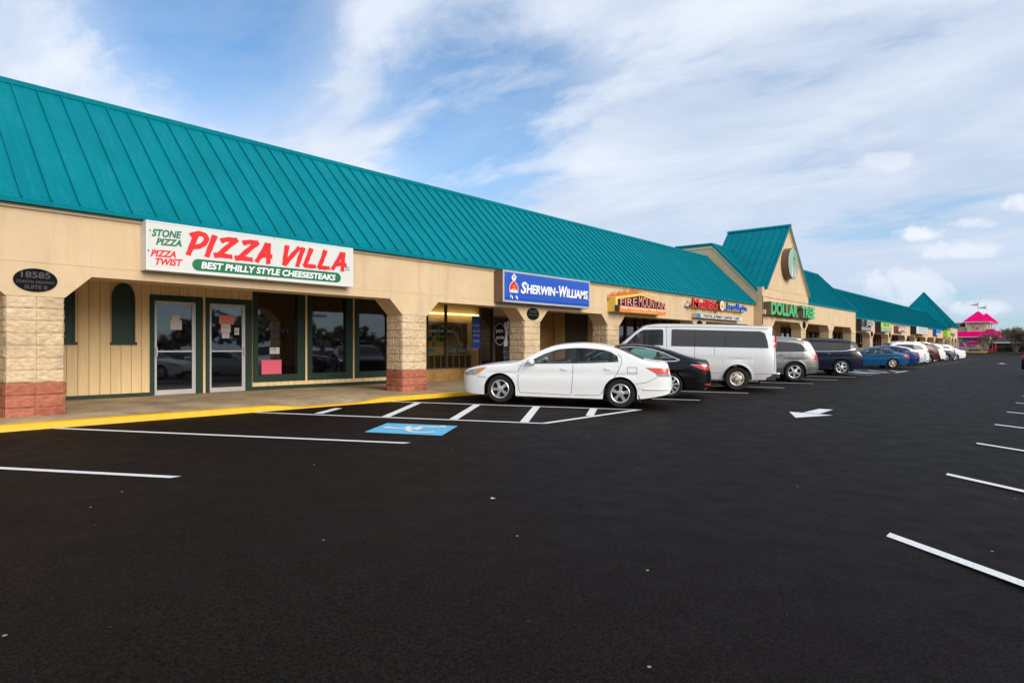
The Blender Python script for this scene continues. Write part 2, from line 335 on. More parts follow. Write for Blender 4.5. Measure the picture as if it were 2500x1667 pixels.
# ------------------------------------------------------------------ mesh builder
class MB:
    def __init__(s): s.v = []; s.f = []; s.m = []; s.mats = []
    def mi(s, m):
        if m not in s.mats: s.mats.append(m)
        return s.mats.index(m)
    def poly(s, pts, m):
        b = len(s.v); s.v += [tuple(p) for p in pts]; s.f.append(tuple(range(b, b + len(pts)))); s.m.append(s.mi(m))
    def box(s, a, b, m, mtx=None):
        x0, y0, z0 = a; x1, y1, z1 = b
        if x0 > x1: x0, x1 = x1, x0
        if y0 > y1: y0, y1 = y1, y0
        if z0 > z1: z0, z1 = z1, z0
        p = [Vector(q) for q in ((x0, y0, z0), (x1, y0, z0), (x1, y1, z0), (x0, y1, z0), (x0, y0, z1), (x1, y0, z1), (x1, y1, z1), (x0, y1, z1))]
        if mtx: p = [mtx @ q for q in p]
        i = len(s.v); s.v += [tuple(q) for q in p]; k = s.mi(m)
        for f in ((0, 3, 2, 1), (4, 5, 6, 7), (0, 1, 5, 4), (1, 2, 6, 5), (2, 3, 7, 6), (3, 0, 4, 7)):
            s.f.append(tuple(i + j for j in f)); s.m.append(k)
    def prism(s, pts, n, m, cap=True, m2=None):
        """extrude a planar outline (3D points) along vector n"""
        n = Vector(n); a = [Vector(p) for p in pts]; c = [p + n for p in a]; i = len(s.v); N = len(a)
        s.v += [tuple(p) for p in a] + [tuple(p) for p in c]
        k = s.mi(m); k2 = s.mi(m2) if m2 else k
        for j in range(N):
            s.f.append((i + j, i + (j + 1) % N, i + N + (j + 1) % N, i + N + j)); s.m.append(k2)
        if cap:
            for t in tessellate_polygon([a]):
                s.f.append((i + t[0], i + t[1], i + t[2])); s.m.append(k)
                s.f.append((i + N + t[2], i + N + t[1], i + N + t[0])); s.m.append(k)
    def tube(s, p, q, r0, r1, m, n=6, caps=True):
        p = Vector(p); q = Vector(q); d = (q - p)
        if d.length < 1e-6: return
        d.normalize(); a = d.orthogonal().normalized(); b = d.cross(a); i = len(s.v); k = s.mi(m)
        for c, r in ((p, r0), (q, r1)):
            for j in range(n):
                t = 2 * math.pi * j / n; s.v.append(tuple(c + a * (r * math.cos(t)) + b * (r * math.sin(t))))
        for j in range(n):
            s.f.append((i + j, i + (j + 1) % n, i + n + (j + 1) % n, i + n + j)); s.m.append(k)
        if caps and n > 3:
            s.f.append(tuple(i + j for j in range(n - 1, -1, -1))); s.m.append(k)
            s.f.append(tuple(i + n + j for j in range(n))); s.m.append(k)
    def lathe(s, prof, m, n=40, axis='y', c=(0, 0, 0), mats=None):
        """prof = [(r, h)], turned round the axis"""
        i = len(s.v); c = Vector(c)
        for r, h in prof:
            for j in range(n):
                t = 2 * math.pi * j / n; u, w = r * math.cos(t), r * math.sin(t)
                s.v.append(tuple(c + (Vector((u, h, w)) if axis == 'y' else Vector((h, u, w)) if axis == 'x' else Vector((u, w, h)))))
        for a in range(len(prof) - 1):
            k = s.mi(mats[a] if mats else m)
            for j in range(n):
                s.f.append((i + a * n + j, i + a * n + (j + 1) % n, i + (a + 1) * n + (j + 1) % n, i + (a + 1) * n + j)); s.m.append(k)
    def grid(s, P, m, flip=False):
        i = len(s.v); nr = len(P); nc = len(P[0]); k = s.mi(m)
        for row in P: s.v += [tuple(p) for p in row]
        for a in range(nr - 1):
            for b in range(nc - 1):
                q = (i + a * nc + b, i + a * nc + b + 1, i + (a + 1) * nc + b + 1, i + (a + 1) * nc + b)
                s.f.append(q[::-1] if flip else q); s.m.append(k)
    def build(s, name, parent=None, smooth=0, recalc=True, off=None, bevel=0.0):
        me = bpy.data.meshes.new(name)
        v = s.v
        if off is not None: v = [(a - off[0], b - off[1], c - off[2]) for a, b, c in v]
        me.from_pydata(v, [], s.f)
        for m in s.mats: me.materials.append(m)
        me.polygons.foreach_set('material_index', s.m)
        if recalc or smooth:
            bm = bmesh.new(); bm.from_mesh(me)
            if smooth: bmesh.ops.remove_doubles(bm, verts=bm.verts, dist=1e-5)
            if recalc: bmesh.ops.recalc_face_normals(bm, faces=bm.faces)
            if smooth:
                for f in bm.faces: f.smooth = True
                for e in bm.edges:
                    if len(e.link_faces) == 2 and e.calc_face_angle(0) > R(smooth): e.smooth = False
            bm.to_mesh(me); bm.free()
        me.update()
        o = bpy.data.objects.new(name, me); COL.objects.link(o)
        if parent:
            o.parent = parent
        if bevel:
            md = o.modifiers.new('bevel', 'BEVEL'); md.width = bevel; md.segments = 2; md.limit_method = 'ANGLE'; md.angle_limit = R(40)
        return o

def tag(o, label=None, cat=None, group=None, kind=None):
    if label: o['label'] = label
    if cat: o['category'] = cat
    if group: o['group'] = group
    if kind: o['kind'] = kind
    return o
def empty(name, loc, label, cat, group=None):
    o = bpy.data.objects.new(name, None); COL.objects.link(o); o.location = loc; o.empty_display_size = .3
    return tag(o, label, cat, group)
class Thing:
    """an Empty at the base; parts are given in world coordinates"""
    def __init__(s, name, loc, label, cat, group=None):
        s.o = empty(name, loc, label, cat, group); s.loc = Vector(loc)
    def part(s, mb, name, parent=None, **k): return mb.build(name, parent or s.o, off=s.loc, **k)
def solo(mb, name, label, cat, group=None, kind=None, loc=None, **k):
    o = mb.build(name, off=loc, **k)
    if loc is not None: o.location = loc
    return tag(o, label, cat, group, kind)

# lettering ------------------------------------------------------------------
def text_mesh(s, offset=0.0, shear=0.0, extrude=0.0, spacing=1.0):
    cu = bpy.data.curves.new('t', 'FONT'); cu.body = s; cu.size = 1; cu.offset = offset; cu.shear = shear; cu.extrude = extrude
    cu.space_character = spacing; cu.resolution_u = 3; cu.fill_mode = 'BOTH'
    ob = bpy.data.objects.new('t', cu); COL.objects.link(ob)
    dg = bpy.context.evaluated_depsgraph_get(); dg.update()
    me = ob.evaluated_get(dg).to_mesh()
    v = [tuple(x.co) for x in me.vertices]; f = [tuple(p.vertices) for p in me.polygons]
    ob.evaluated_get(dg).to_mesh_clear(); bpy.data.objects.remove(ob); bpy.data.curves.remove(cu)
    return v, f
def letter(mb, s, box, plane, m, depth=.006, offset=.0, shear=0.0, axis='x', side=None, warp=None, spacing=1.0):
    """box = (a0, b0, a1, b1) in the wall plane, plane = coordinate along the normal; axis 'x' faces +X, '-y' faces -Y, 'z' lies on the ground"""
    v, f = text_mesh(s, offset, shear, 0.5, spacing)
    xs = [p[0] for p in v]; ys = [p[1] for p in v]
    if not xs: return
    x0, x1, y0, y1 = min(xs), max(xs), min(ys), max(ys)
    a0, b0, a1, b1 = box; i = len(mb.v); k = mb.mi(m); k2 = mb.mi(side) if side else k
    for p in v:
        tx = (p[0] - x0) / (x1 - x0); ty = (p[1] - y0) / (y1 - y0)
        if warp: tx, ty = warp(tx, ty)
        a = a0 + (a1 - a0) * tx; b = b0 + (b1 - b0) * ty; c = (p[2] + .5) * depth
        mb.v.append((plane + c, a, b) if axis == 'x' else (a, plane - c, b) if axis == '-y' else (a, b, plane + c))
    for q in f:
        fl = all(abs(v[j][2] - .5) < 1e-4 for j in q)
        mb.f.append(tuple(i + j for j in q)); mb.m.append(k if fl else k2)
def ell(cy, cz, ry, rz, n=40, X=0.0): return [(X, cy + ry * math.cos(2 * math.pi * i / n), cz + rz * math.sin(2 * math.pi * i / n)) for i in range(n)]
def gz(x, y=0.0): return -.026 * (min(x, 0) + 1.04) + max(0, y - 112) * .012

# ------------------------------------------------------------------ ground
mb = MB()
xs = [-60, -40, -26, -12.0, -9, -6, -3, 0, 3, 8, 20, 60, 200]; ys = [-200, -60, -30, -15, -5, 0, 5, 10, 20, 40, 60, 80, 112, 130, 150, 200, 400, 900, 2000]
def gfar(x, y): return gz(x, min(y, 160))
mb.grid([[(x, y, gfar(x, y)) for x in xs] for y in ys], M['asphalt'])
tag(mb.build('parking_lot'), kind='structure')

# pavement in front of the shops, with the kerb and its dropped stretch
KX = -12.03
def ktop(y):
    b = .388
    for a, c, d, e in ((6.6, 7.5, 8.6, 9.6),):
        if a < y < e:
            k = (y - a) / (c - a) if y < c else 1 if y < d else (e - y) / (e - d)
            b -= .080 * k * k * (3 - 2 * k)
    return b
yl = [-6, 0, 3, 6.2] + [6.4 + i * .2 for i in range(18)] + [12, 16, 22, 30, 40, 55, 75, 100, 117]
mb = MB()
mb.grid([[(-12.18, y, ktop(y) - .002), (-12.5, y, .405 - (.388 - ktop(y)) * .5), (-12.8, y, .42), (-14.5, y, .425), (-16.2, y, .43)] for y in yl], M['concrete'])
tag(mb.build('pavement', smooth=30), kind='structure')
mb = MB()
mb.grid([[(KX + .02, y, gz(KX) - .05), (KX, y, ktop(y) - .03), (KX - .012, y, ktop(y) - .01), (KX - .035, y, ktop(y)), (-12.185, y, ktop(y) + .001)] for y in yl], M['kerb'])
tag(mb.build('kerb', smooth=40), kind='structure')

# painted markings ------------------------------------------------------------
def gline(mb, p, q, w=.10, m=None, dz=.004, end=None):
    p = Vector((*p, 0)); q = Vector((*q, 0)); d = (q - p).normalized(); n = Vector((-d.y, d.x, 0)) * w / 2
    if end is not None:
        # ends cut parallel to the aisle
        k = Vector((0, 1, 0)) * (w / 2 / abs(d.x)); c = (p + k, p - k, q - k, q + k)
    else: c = (p + n, p - n, q - n, q + n)
    mb.poly([(a.x, a.y, gz(a.x, a.y) + dz) for a in c], m or M['line'])
SA = R(33.2)
def stall(y_out, x_out=-7.25, x_in=-11.97):
    return (x_in, y_out - (x_out - x_in) * math.tan(SA)), (x_out, y_out)
k = 0
for y in [2.89 - 3.3 * 2, 2.89 - 3.3, 2.89, 6.11, 16.09, 19.54, 22.93, 26.35, 29.81, 33.25, 36.55, 40.28, 53, 58.3, 62, 66, 70, 74, 78.5, 88, 94]:
    mb = MB(); x_o = -7.22 - (min(y, 40) - 3) * .009
    gline(mb, *stall(y, x_o), end=1); tag(mb.build('stall_line', recalc=False), kind='structure')
for i in range(-2, 12):
    y = 6.06 + 3.37 * i; mb = MB(); a = (-1.13, y); L_ = 5.6
    gline(mb, a, (a[0] + L_ * math.cos(R(-36.5)), a[1] + L_ * math.sin(R(-36.5))), end=1, w=.11); tag(mb.build('stall_line', recalc=False), kind='structure')
# hatched access aisle
def hatch(dy):
    mb = MB(); P = lambda x, y: (x, y + dy)
    gline(mb, P(-11.98, 6.28), P(-7.22, 9.35), end=1); gline(mb, P(-11.98, 9.62), P(-7.2, 12.76), end=1)
    gline(mb, P(-7.25, 9.33), P(-7.25, 12.72), w=.12, dz=.006)
    for a, b in (((-11.04, 7.06), (-11.57, 7.89)), ((-9.82, 7.74), (-11.40, 9.93)), ((-8.72, 8.45), (-10.24, 10.68)), ((-7.59, 9.16), (-9.10, 11.42)), ((-7.32, 10.90), (-8.03, 12.12))):
        gline(mb, P(*a), P(*b), w=.16, dz=.008)
    return tag(mb.build('hatched_access_aisle', recalc=False), 'white hatched access aisle beside the blue accessible parking bay' if dy == 0 else 'white hatched access aisle beyond the navy SUV', 'road marking', 'hatched access aisles')
hatch(0); hatch(31.5)
# accessible parking symbol
def access(dy):
    mb = MB(); c = [Vector((-8.52, 6.29 + dy, 0)), Vector((-9.12, 7.22 + dy, 0)), Vector((-8.04, 7.90 + dy, 0)), Vector((-7.43, 6.95 + dy, 0))]
    def P(u, v, dz):   # u along the stall from the kerb end, v from the near edge
        p = c[0] * (1 - u) * (1 - v) + c[1] * (1 - u) * v + c[2] * u * v + c[3] * u * (1 - v); return (p.x, p.y, gz(p.x) + dz)
    mb.poly([P(0, 0, .005), P(0, 1, .005), P(1, 1, .005), P(1, 0, .005)], M['blue_line'])
    def disc(u, v, r, n=20): mb.poly([P(u + r * math.cos(2 * math.pi * i / n), v + r * 1.13 * math.sin(2 * math.pi * i / n), .009) for i in range(n)], M['line'])
    def bar(p, q, w):
        p = Vector(p); q = Vector(q); d = (q - p).normalized(); n = Vector((-d.y, d.x)) * w / 2
        mb.poly([P(*(a), .009) for a in (p + n, p - n, q - n, q + n)], M['line'])
    disc(.15, .52, .065); bar((.2, .50), (.55, .44), .085); bar((.40, .47), (.40, .74), .07); bar((.55, .40), (.56, .76), .085); bar((.56, .74), (.84, .80), .085); bar((.84, .78), (.80, .94), .08)
    o, r_ = 12, .26
    for i in range(14):
        a0, a1 = R(120 + i * 15), R(120 + (i + 1) * 15); cu, cv = .66, .44
        mb.poly([P(cu + rr * math.cos(a) * .9, cv + rr * math.sin(a) * 1.15, .010) for rr, a in ((r_, a0), (r_, a1), (r_ - .065, a1), (r_ - .065, a0))], M['line'])
    return tag(mb.build('accessible_parking_symbol', recalc=False), 'blue square with white wheelchair symbol painted on the nearest bay' if dy == 0 else 'blue painted wheelchair symbol half hidden beyond the navy SUV', 'road marking', 'accessible parking symbols')
access(0); access(31.5)
def arrow(x, y, lab):
    mb = MB(); g = lambda a, b: (x + a, y + b, gz(x + a) + .005)
    mb.poly([g(0, 0), g(.47, -1.09), g(.89, .06)], M['line'])
    mb.poly([g(.27, .10), g(.60, .13), g(.57, 1.33), g(.28, 1.28)], M['line'])
    return tag(mb.build('painted_arrow', recalc=False), lab, 'road marking', 'painted direction arrows')
arrow(-4.78, 15.14, 'white painted arrow on the aisle behind the white van')
arrow(-5.1, 74.1, 'far white painted arrow near the pink shop')
# stray litter on the near asphalt
def litter(x, y, s, lab):
    mb = MB(); pts = []
    for i in range(9):
        a = 2 * math.pi * i / 9; r = s * random.uniform(.5, 1); pts.append((r * math.cos(a) * 1.5, r * math.sin(a) * .8, .006 + random.uniform(0, .012)))
    c = (0, 0, .018)
    for i in range(9): mb.poly([pts[i], pts[(i + 1) % 9], c], M['paper'])
    solo(mb, 'paper_scrap', lab, 'litter', 'paper scraps on the asphalt', loc=None).location = (x, y, gz(x) + .002)
litter(-2.86, .93, .035, 'torn pale scrap lying on the asphalt at the lower left of the view')
litter(-1.72, 1.62, .018, 'tiny white scrap at the bottom edge of the asphalt')
litter(-4.2, 4.6, .025, 'pale scrap of paper on the asphalt in front of the wheelchair symbol')

# ------------------------------------------------------------------ the strip mall
mall = Thing('strip_mall', (-14, 40, .42), 'long tan strip mall with teal standing seam roof and a shaded arcade', 'shopping centre')
XF, XB, XW = -12.87, -12.42, -16.1
ARC_Z = 2.77
def breaks(y0, y1, pillars, zb=ARC_Z, zp=2.385, ch=.4):
    pts = [(y0, zb)]
    for a, b in pillars:
        if a - ch > y0: pts += [(a - ch, zb), (a, zp)]
        else: pts = [(y0, zp)]
        pts += [(b, zp)]
        if b + ch < y1: pts += [(b + ch, zb)]
    if pts[-1][0] < y1: pts.append((y1, pts[-1][1]))
    return pts
def fascia(x, th, pts, ztop, name='fascia', groove=2.95):
    mb = MB()
    for (a, za), (b, zb) in zip(pts, pts[1:]):
        if b - a < 1e-4: continue
        f = lambda X: [(X, a, za), (X, b, zb), (X, b, ztop), (X, a, ztop)]
        mb.poly(f(x), M['stucco']); mb.poly(f(x - th), M['stucco'])
        mb.poly([(x, a, za), (x, b, zb), (x - th, b, zb), (x - th, a, za)], M['stucco'])
    y0, y1 = pts[0][0], pts[-1][0]
    mb.poly([(x, y0, ztop), (x, y1, ztop), (x - th, y1, ztop), (x - th, y0, ztop)], M['stucco'])
    for y, z in ((y0, pts[0][1]), (y1, pts[-1][1])): mb.poly([(x, y, z), (x - th, y, z), (x - th, y, ztop), (x, y, ztop)], M['stucco'])
    # control joints
    j = [(x + .004, y0, groove), (x + .004, y1, groove)]
    mb.box((x - .002, y0, groove - .008), (x + .005, y1, groove + .008), M['stucco_line'])
    return mb
from mathutils import noise as mnoise
def rock_face(mb, w, zp, dep, red, z0, upper):
    """split block faces with real relief, added over the core box"""
    zlo, zhi = (red, zp) if upper else (z0, red)
    m = M['block'] if upper else M['redblock']; pr = .0 if upper else .018
    sx = random.uniform(0, 90)
    def rel(u, z, wd):
        k = (z - red) / .203; dz = abs(k - round(k)) * .203; n = max(1, round(wd / .405)); bw = wd / n; du = abs(u / bw - round(u / bw)) * bw
        e = min(1, min(dz / .022, du / .022)); v = Vector((u * 11 + sx, z * 16, sx + math.floor(k) * 3.1 + math.floor(u / bw) * 7.7))
        h = mnoise.fractal(v, .9, 2.1, 4) * .013 + mnoise.noise(v * .35) * .008
        return (.016 + h) * e
    def face(P, wd):
        nu = int(wd / .022); nz_ = int((zhi - zlo) / .022)
        mb.grid([[P(wd * i / nu, zlo + (zhi - zlo) * j / nz_, rel(wd * i / nu, zlo + (zhi - zlo) * j / nz_, wd) if 0 < i < nu else .004) for j in range(nz_ + 1)] for i in range(nu + 1)], m)
    y0, y1 = (.012, w - .012) if upper else (-.006, w + .006); x0 = -.02 if upper else 0.0
    face(lambda u, z, h: (x0 + pr * .2 + h, y0 + u, z), y1 - y0)
    face(lambda u, z, h: (x0 - dep + u, y0 - h, z), dep)
    face(lambda u, z, h: (x0 - dep + u, y1 + h, z), dep)
def pillar(x, a, b, zp=2.385, z0=.36, dep=.62, red=.97):
    at = Vector((x, a, 0)); w = b - a
    mb = MB(); mb.box((-.02, .012, red), (-dep, w - .012, zp), M['block'])
    if a < 22: rock_face(mb, w, zp, dep, red, z0, True); p = mb.build('pillar', mall.o, smooth=50)
    else: p = mb.build('pillar', mall.o, bevel=.012)
    p.location = at - mall.loc
    mb = MB(); mb.box((.0, -.006, z0), (-dep - .02, w + .006, red), M['redblock'])
    if a < 22: rock_face(mb, w, zp, dep, red, z0, False); q = mb.build('pillar_base', p, smooth=50)
    else: q = mb.build('pillar_base', p, bevel=.012)
    return p
PA = [(-4.7, -3.9), (2.55, 3.36), (10.67, 11.51), (15.56, 16.36), (20.34, 21.18), (27.78, 28.52), (34.5, 34.9)]
ptsA = breaks(-6, 34.9, PA)
mb = fascia(XF, .6, ptsA, 3.86)
for y in (3.75, 10.28, 11.92, 15.13, 16.76, 19.94, 21.54, 27.38, 28.92): mb.box((XF - .001, y - .004, ARC_Z), (XF + .0015, y + .004, 3.83), M['stucco_line'])
mall.part(mb, 'fascia')
mb = MB(); mb.box((XF - .02, -6, 3.80), (XF + .045, 34.9, 3.865), M['trim']); mb.box((XF - .02, 55.03, 3.80), (XF + .045, 107.4, 3.865), M['trim']); mall.part(mb, 'eave_trim')
for a, b in PA[1:-1]: pillar(XF, a, b)
PBk = [(34.92, 36.53), (41.6, 42.57), (47.65, 48.55), (53.68, 55.0)]
mb = fascia(XB, .6, breaks(34.92, 55.0, PBk, 3.06, 2.69), 4.33, groove=3.18)
mb.box((XB - .6, 34.92, 4.33), (XB - .002, 42.98, 4.80), M['stucco'])
mb.box((XB - .01, 35.3, 4.27), (XB + .004, 42.98, 4.30), M['groove']); mb.box((XB - .01, 35.3, 4.755), (XB + .012, 42.98, 4.775), M['stucco_line'])
mall.part(mb, 'fascia')
mb = MB(); mb.box((XB - .02, 43.0, 4.28), (XB + .045, 55.0, 4.335), M['trim']); mall.part(mb, 'eave_trim')
for a, b in PBk: pillar(XB, max(a, 34.95), min(b, 54.97), zp=2.69)
PCk = [(55.05, 56.1), (61.85, 62.87), (69.3, 70.3), (77.4, 78.2), (83.2, 84.2), (90.2, 91.0), (96.4, 97.2), (104.4, 105.4)]
mall.part(fascia(XF, .6, breaks(55.03, 107.4, PCk, 2.82, 2.42), 3.86), 'fascia')
for a, b in PCk[1:]: pillar(XF, a, b, zp=2.42)
PDk = [(107.5, 108.2), (110.6, 111.4), (113.9, 114.6)]
mall.part(fascia(XB, .6, breaks(107.5, 114.6, PDk, 2.9, 2.5), 4.44, groove=3.6), 'fascia')
for a, b in PDk: pillar(XB, a + .02, b - .02, zp=2.5)

# roofs -----------------------------------------------------------------------
def slope_roof(y0, y1, xe, ze, xr, zr, pitch=.405, start=None, cap=True, screws=False, back=2.2, far=False):
    mb = MB(); d = Vector((xr - xe, 0, zr - ze)); Ln = d.length; d.normalize(); n = Vector((-d.z, 0, d.x)); n = n if n.z > 0 else -n
    P = lambda t, h, y: (xe + d.x * t + n.x * h, y, ze + d.z * t + n.z * h)
    mb.poly([P(0, 0, y0), P(0, 0, y1), P(Ln, 0, y1), P(Ln, 0, y0)], M['roof'])
    mb.poly([(xr, y0, zr), (xr, y1, zr), (xr - back, y1, zr), (xr - back, y0, zr)], M['roof'])
    mb.poly([(xr - back, y0, zr), (xr - back, y1, zr), (xr - back, y1, 2.5), (xr - back, y0, 2.5)], M['stucco'])
    for y in (y0, y1): mb.poly([(xe, y, ze), (xr, y, zr), (xr - back, y, zr), (xr - back, y, ze)], M['stucco'])
    y = start if start is not None else y0 + pitch * .5
    while y < y1 - .03:
        a = [P(.015, 0, y - .011), P(.015, .042, y - .011), P(.015, .042, y + .011), P(.015, 0, y + .011)]
        b = [P(Ln, 0, y - .011), P(Ln, .042, y - .011), P(Ln, .042, y + .011), P(Ln, 0, y + .011)]
        for i in range(3): mb.poly([a[i], a[i + 1], b[i + 1], b[i]], M['roof'])
        mb.poly(a, M['roof'])
        # low stiffening ribs pressed in the pan
        if not far:
            for q in (.135, .27):
                a2 = [P(.05, .0, y + q - .02), P(.05, .006, y + q), P(.05, .0, y + q + .02)]; b2 = [P(Ln, .0, y + q - .02), P(Ln, .006, y + q), P(Ln, .0, y + q + .02)]
                mb.poly([a2[0], a2[1], b2[1], b2[0]], M['roof']); mb.poly([a2[1], a2[2], b2[2], b2[1]], M['roof'])
        if screws:
            for q in (.1, .2, .3):
                c = P(.10, 0, y + q); mb.box((c[0] - .008, c[1] - .009, c[2] - .01), (c[0] + .012, c[1] + .009, c[2] + .014), M['roof'])
        y += pitch
    # drip edge and ridge flashing
    mb.box((xe - .06, y0, ze - .072), (xe + .012, y1, ze - .004), M['roof'])
    if cap:
        mb.box((xr - .12, y0, zr - .055), (xr + .075, y1, zr + .045), M['roof'])
    return mb
mall.part(slope_roof(-6, 34.9, -12.72, 3.935, -15.47, 6.66, start=2.732 - .405 * 21, screws=True), 'roof')
# raised middle block
mall.part(slope_roof(42.96, 55.0, -12.36, 4.345, -15.24, 7.38), 'roof')
mb = slope_roof(34.985, 38.9, -12.78, 4.787, -15.24, 7.38)
# side wall of the block facing the near wing
mb2 = MB(); side = [(XB, 34.93, 2.8), (XB, 34.93, 4.62), (-12.78, 34.93, 4.72), (-15.3, 34.93, 7.28), (-17.4, 34.93, 7.28), (-17.4, 34.93, 2.8)]
mb2.prism(side, (0, .12, 0), M['stucco'])
side2 = [(x, 54.98, z) for x, y, z in [(XB, 0, 2.8), (XB, 0, 4.28), (-15.3, 0, 7.28), (-17.4, 0, 7.28), (-17.4, 0, 2.8)]]
mb3 = MB(); mb3.prism(side2, (0, -.12, 0), M['stucco']); mall.part(mb3, 'side_wall')
# bargeboard under the rake
mall.part(mb2, 'side_wall'); mb2 = MB()
for a, b in (((-12.70, 4.60), (-15.22, 7.27)), ((-15.22, 7.27), (-17.4, 7.27))):
    mb2.prism([(a[0], 34.90, a[1] - .14), (a[0], 34.90, a[1]), (b[0], 34.90, b[1]), (b[0], 34.90, b[1] - .14)], (0, .06, 0), M['trim'])
mall.part(mb2, 'bargeboard')
mall.part(mb, 'roof'); mb = MB()
for a, b in (((-12.66, 4.66), (-15.20, 7.38)), ((-15.20, 7.38), (-17.45, 7.40))):
    mb.prism([(a[0], 34.87, a[1] - .10), (a[0], 34.87, a[1] + .05), (b[0], 34.87, b[1] + .05), (b[0], 34.87, b[1] - .10)], (0, .14, 0), M['roof'])
mall.part(mb, 'rake_trim'); mb = MB(); mb.prism([(-12.33, 54.93, 4.3), (-12.33, 54.93, 4.42), (-15.2, 54.93, 7.45), (-15.2, 54.93, 7.3)], (0, .14, 0), M['roof'])
mall.part(mb, 'rake_trim')
# gable over the middle block
GY, GH, GZ0, GZ1 = 39.10, 3.86, 4.74, 8.66
mb = MB(); mb.prism([(XB, GY - 3.68, 4.78), (XB, GY + 3.68, 4.78), (XB, GY, 8.5)], (-.1, 0, 0), M['stucco'])
mb.box((XB - .02, GY - .006, 4.8), (XB + .003, GY + .006, 5.6), M['stucco_line'])
for sg in (-1, 1):
    p = [(XB, GY + sg * 3.55, 4.80), (XB, GY + sg * 3.70, 4.80), (XB, GY, 8.55), (XB, GY, 8.37)]
    mb.prism(p, (.03, 0, 0), M['trim'])
mall.part(mb, 'gable_wall')
mb = MB()
for sg in (-1, 1):
    E0 = Vector((0, GY + sg * GH, GZ0)); A0 = Vector((0, GY, GZ1)); d = (A0 - E0); Ln = d.length; d.normalize(); n = Vector((0, -d.z, d.y)); n = n if n.z > 0 else -n
    xf, xb = -12.28, -16.0
    P = lambda t, h, x: (x, (E0 + d * t + n * h).y, (E0 + d * t + n * h).z)
    mb.poly([P(0, 0, xf), P(Ln, 0, xf), P(Ln, 0, xb), P(0, 0, xb)], M['roof'])
    mb.poly([P(0, -.08, xf), P(Ln, -.08, xf), P(Ln, 0, xf), P(0, 0, xf)], M['roof'])
    mb.poly([P(0, -.08, xf), P(0, -.08, xb), P(0, 0, xb), P(0, 0, xf)], M['roof'])
    mb.poly([P(0, -.08, xf), P(Ln, -.08, xf), P(Ln, -.08, XB - .02), P(0, -.08, XB - .02)], M['soffit'])
    x = xf - .02
    while x > xb + .02:
        a = [P(0, 0, x), P(0, .045, x), P(0, .045, x - .022), P(0, 0, x - .022)]; b = [P(Ln, 0, x), P(Ln, .045, x), P(Ln, .045, x - .022), P(Ln, 0, x - .022)]
        for i in range(3): mb.poly([a[i], a[i + 1], b[i + 1], b[i]], M['roof'])
        mb.poly(a, M['roof']); x -= .41 if x < xf - .1 else .3
    q = [P(Ln - .14, .05, xf + .02), P(Ln + .05, .05, xf + .02), P(Ln + .05, .05, xb - .03), P(Ln - .14, .05, xb - .03)]
    mb.prism(q, n * .012, M['roof'])
    mb.prism([P(0, .0, xf), P(Ln, .0, xf), P(Ln, .05, xf), P(0, .05, xf)], (-.06, 0, 0), M['roof'])
mb.poly([(-15.98, GY - GH, GZ0), (-15.98, GY + GH, GZ0), (-15.98, GY, GZ1)], M['stucco'])
mall.part(mb, 'gable_roof')
# far wing and the pyramid at its end
mall.part(slope_roof(55.02, 107.6, -12.72, 3.935, -15.47, 6.66, far=True), 'roof')
mb = MB(); ap = Vector((-16.1, 111.05, 9.62)); hx, hy, ze = 3.85, 3.75, 4.48
cs = [Vector((ap.x + hx, ap.y - hy, ze)), Vector((ap.x + hx, ap.y + hy, ze)), Vector((ap.x - hx, ap.y + hy, ze)), Vector((ap.x - hx, ap.y - hy, ze))]
for i in range(4):
    a, b = cs[i], cs[(i + 1) % 4]; mb.poly([a, b, ap], M['roof'])
    mb.poly([a, b, b - Vector((0, 0, .1)), a - Vector((0, 0, .1))], M['roof'])
    mid = (a + b) / 2; n = (b - a).cross(ap - a).normalized(); n = n if n.z > 0 else -n
    N = 18
    for j in range(1, N):
        t = j / N; p = a.lerp(b, t); k_ = 1 - abs(2 * t - 1); q = p + (ap - mid) * k_; w = (b - a).normalized() * .013
        mb.prism([p - w, p + w, q + w, q - w], n * .045, M['roof'])
    d = (ap - a); up = Vector((0, 0, .06)); w = (b - a).normalized() * .12
    mb.tube(a + up * .5, ap + up * .5, .07, .07, M['roof'], n=6)
mb.poly(cs, M['soffit'])
mall.part(mb, 'pyramid_roof')
mb = MB(); mb.box((XB - .6, 107.5, 2.9), (-19.5, 107.7, 4.45), M['stucco']); mall.part(mb, 'side_wall'); mb = MB(); mb.box((XB - .6, 114.4, .4), (-19.5, 114.6, 4.45), M['stucco']); mall.part(mb, 'side_wall')
mb = MB(); mb.box((-19.2, 33.4, 6.4), (-17.9, 34.6, 7.45), M['darkshingle'])
mall.part(mb, 'rooftop_enclosure')
# arcade ceiling
mb = MB(); mb.box((XF - .55, -6, 3.18), (XW - .1, 34.9, 3.26), M['soffit']); mb.box((XB - .55, 34.95, 3.30), (XW - .1, 54.95, 3.38), M['soffit']); mb.box((XF - .55, 55.05, 3.18), (XW - .1, 114.4, 3.26), M['soffit'])
mall.part(mb, 'arcade_ceiling')

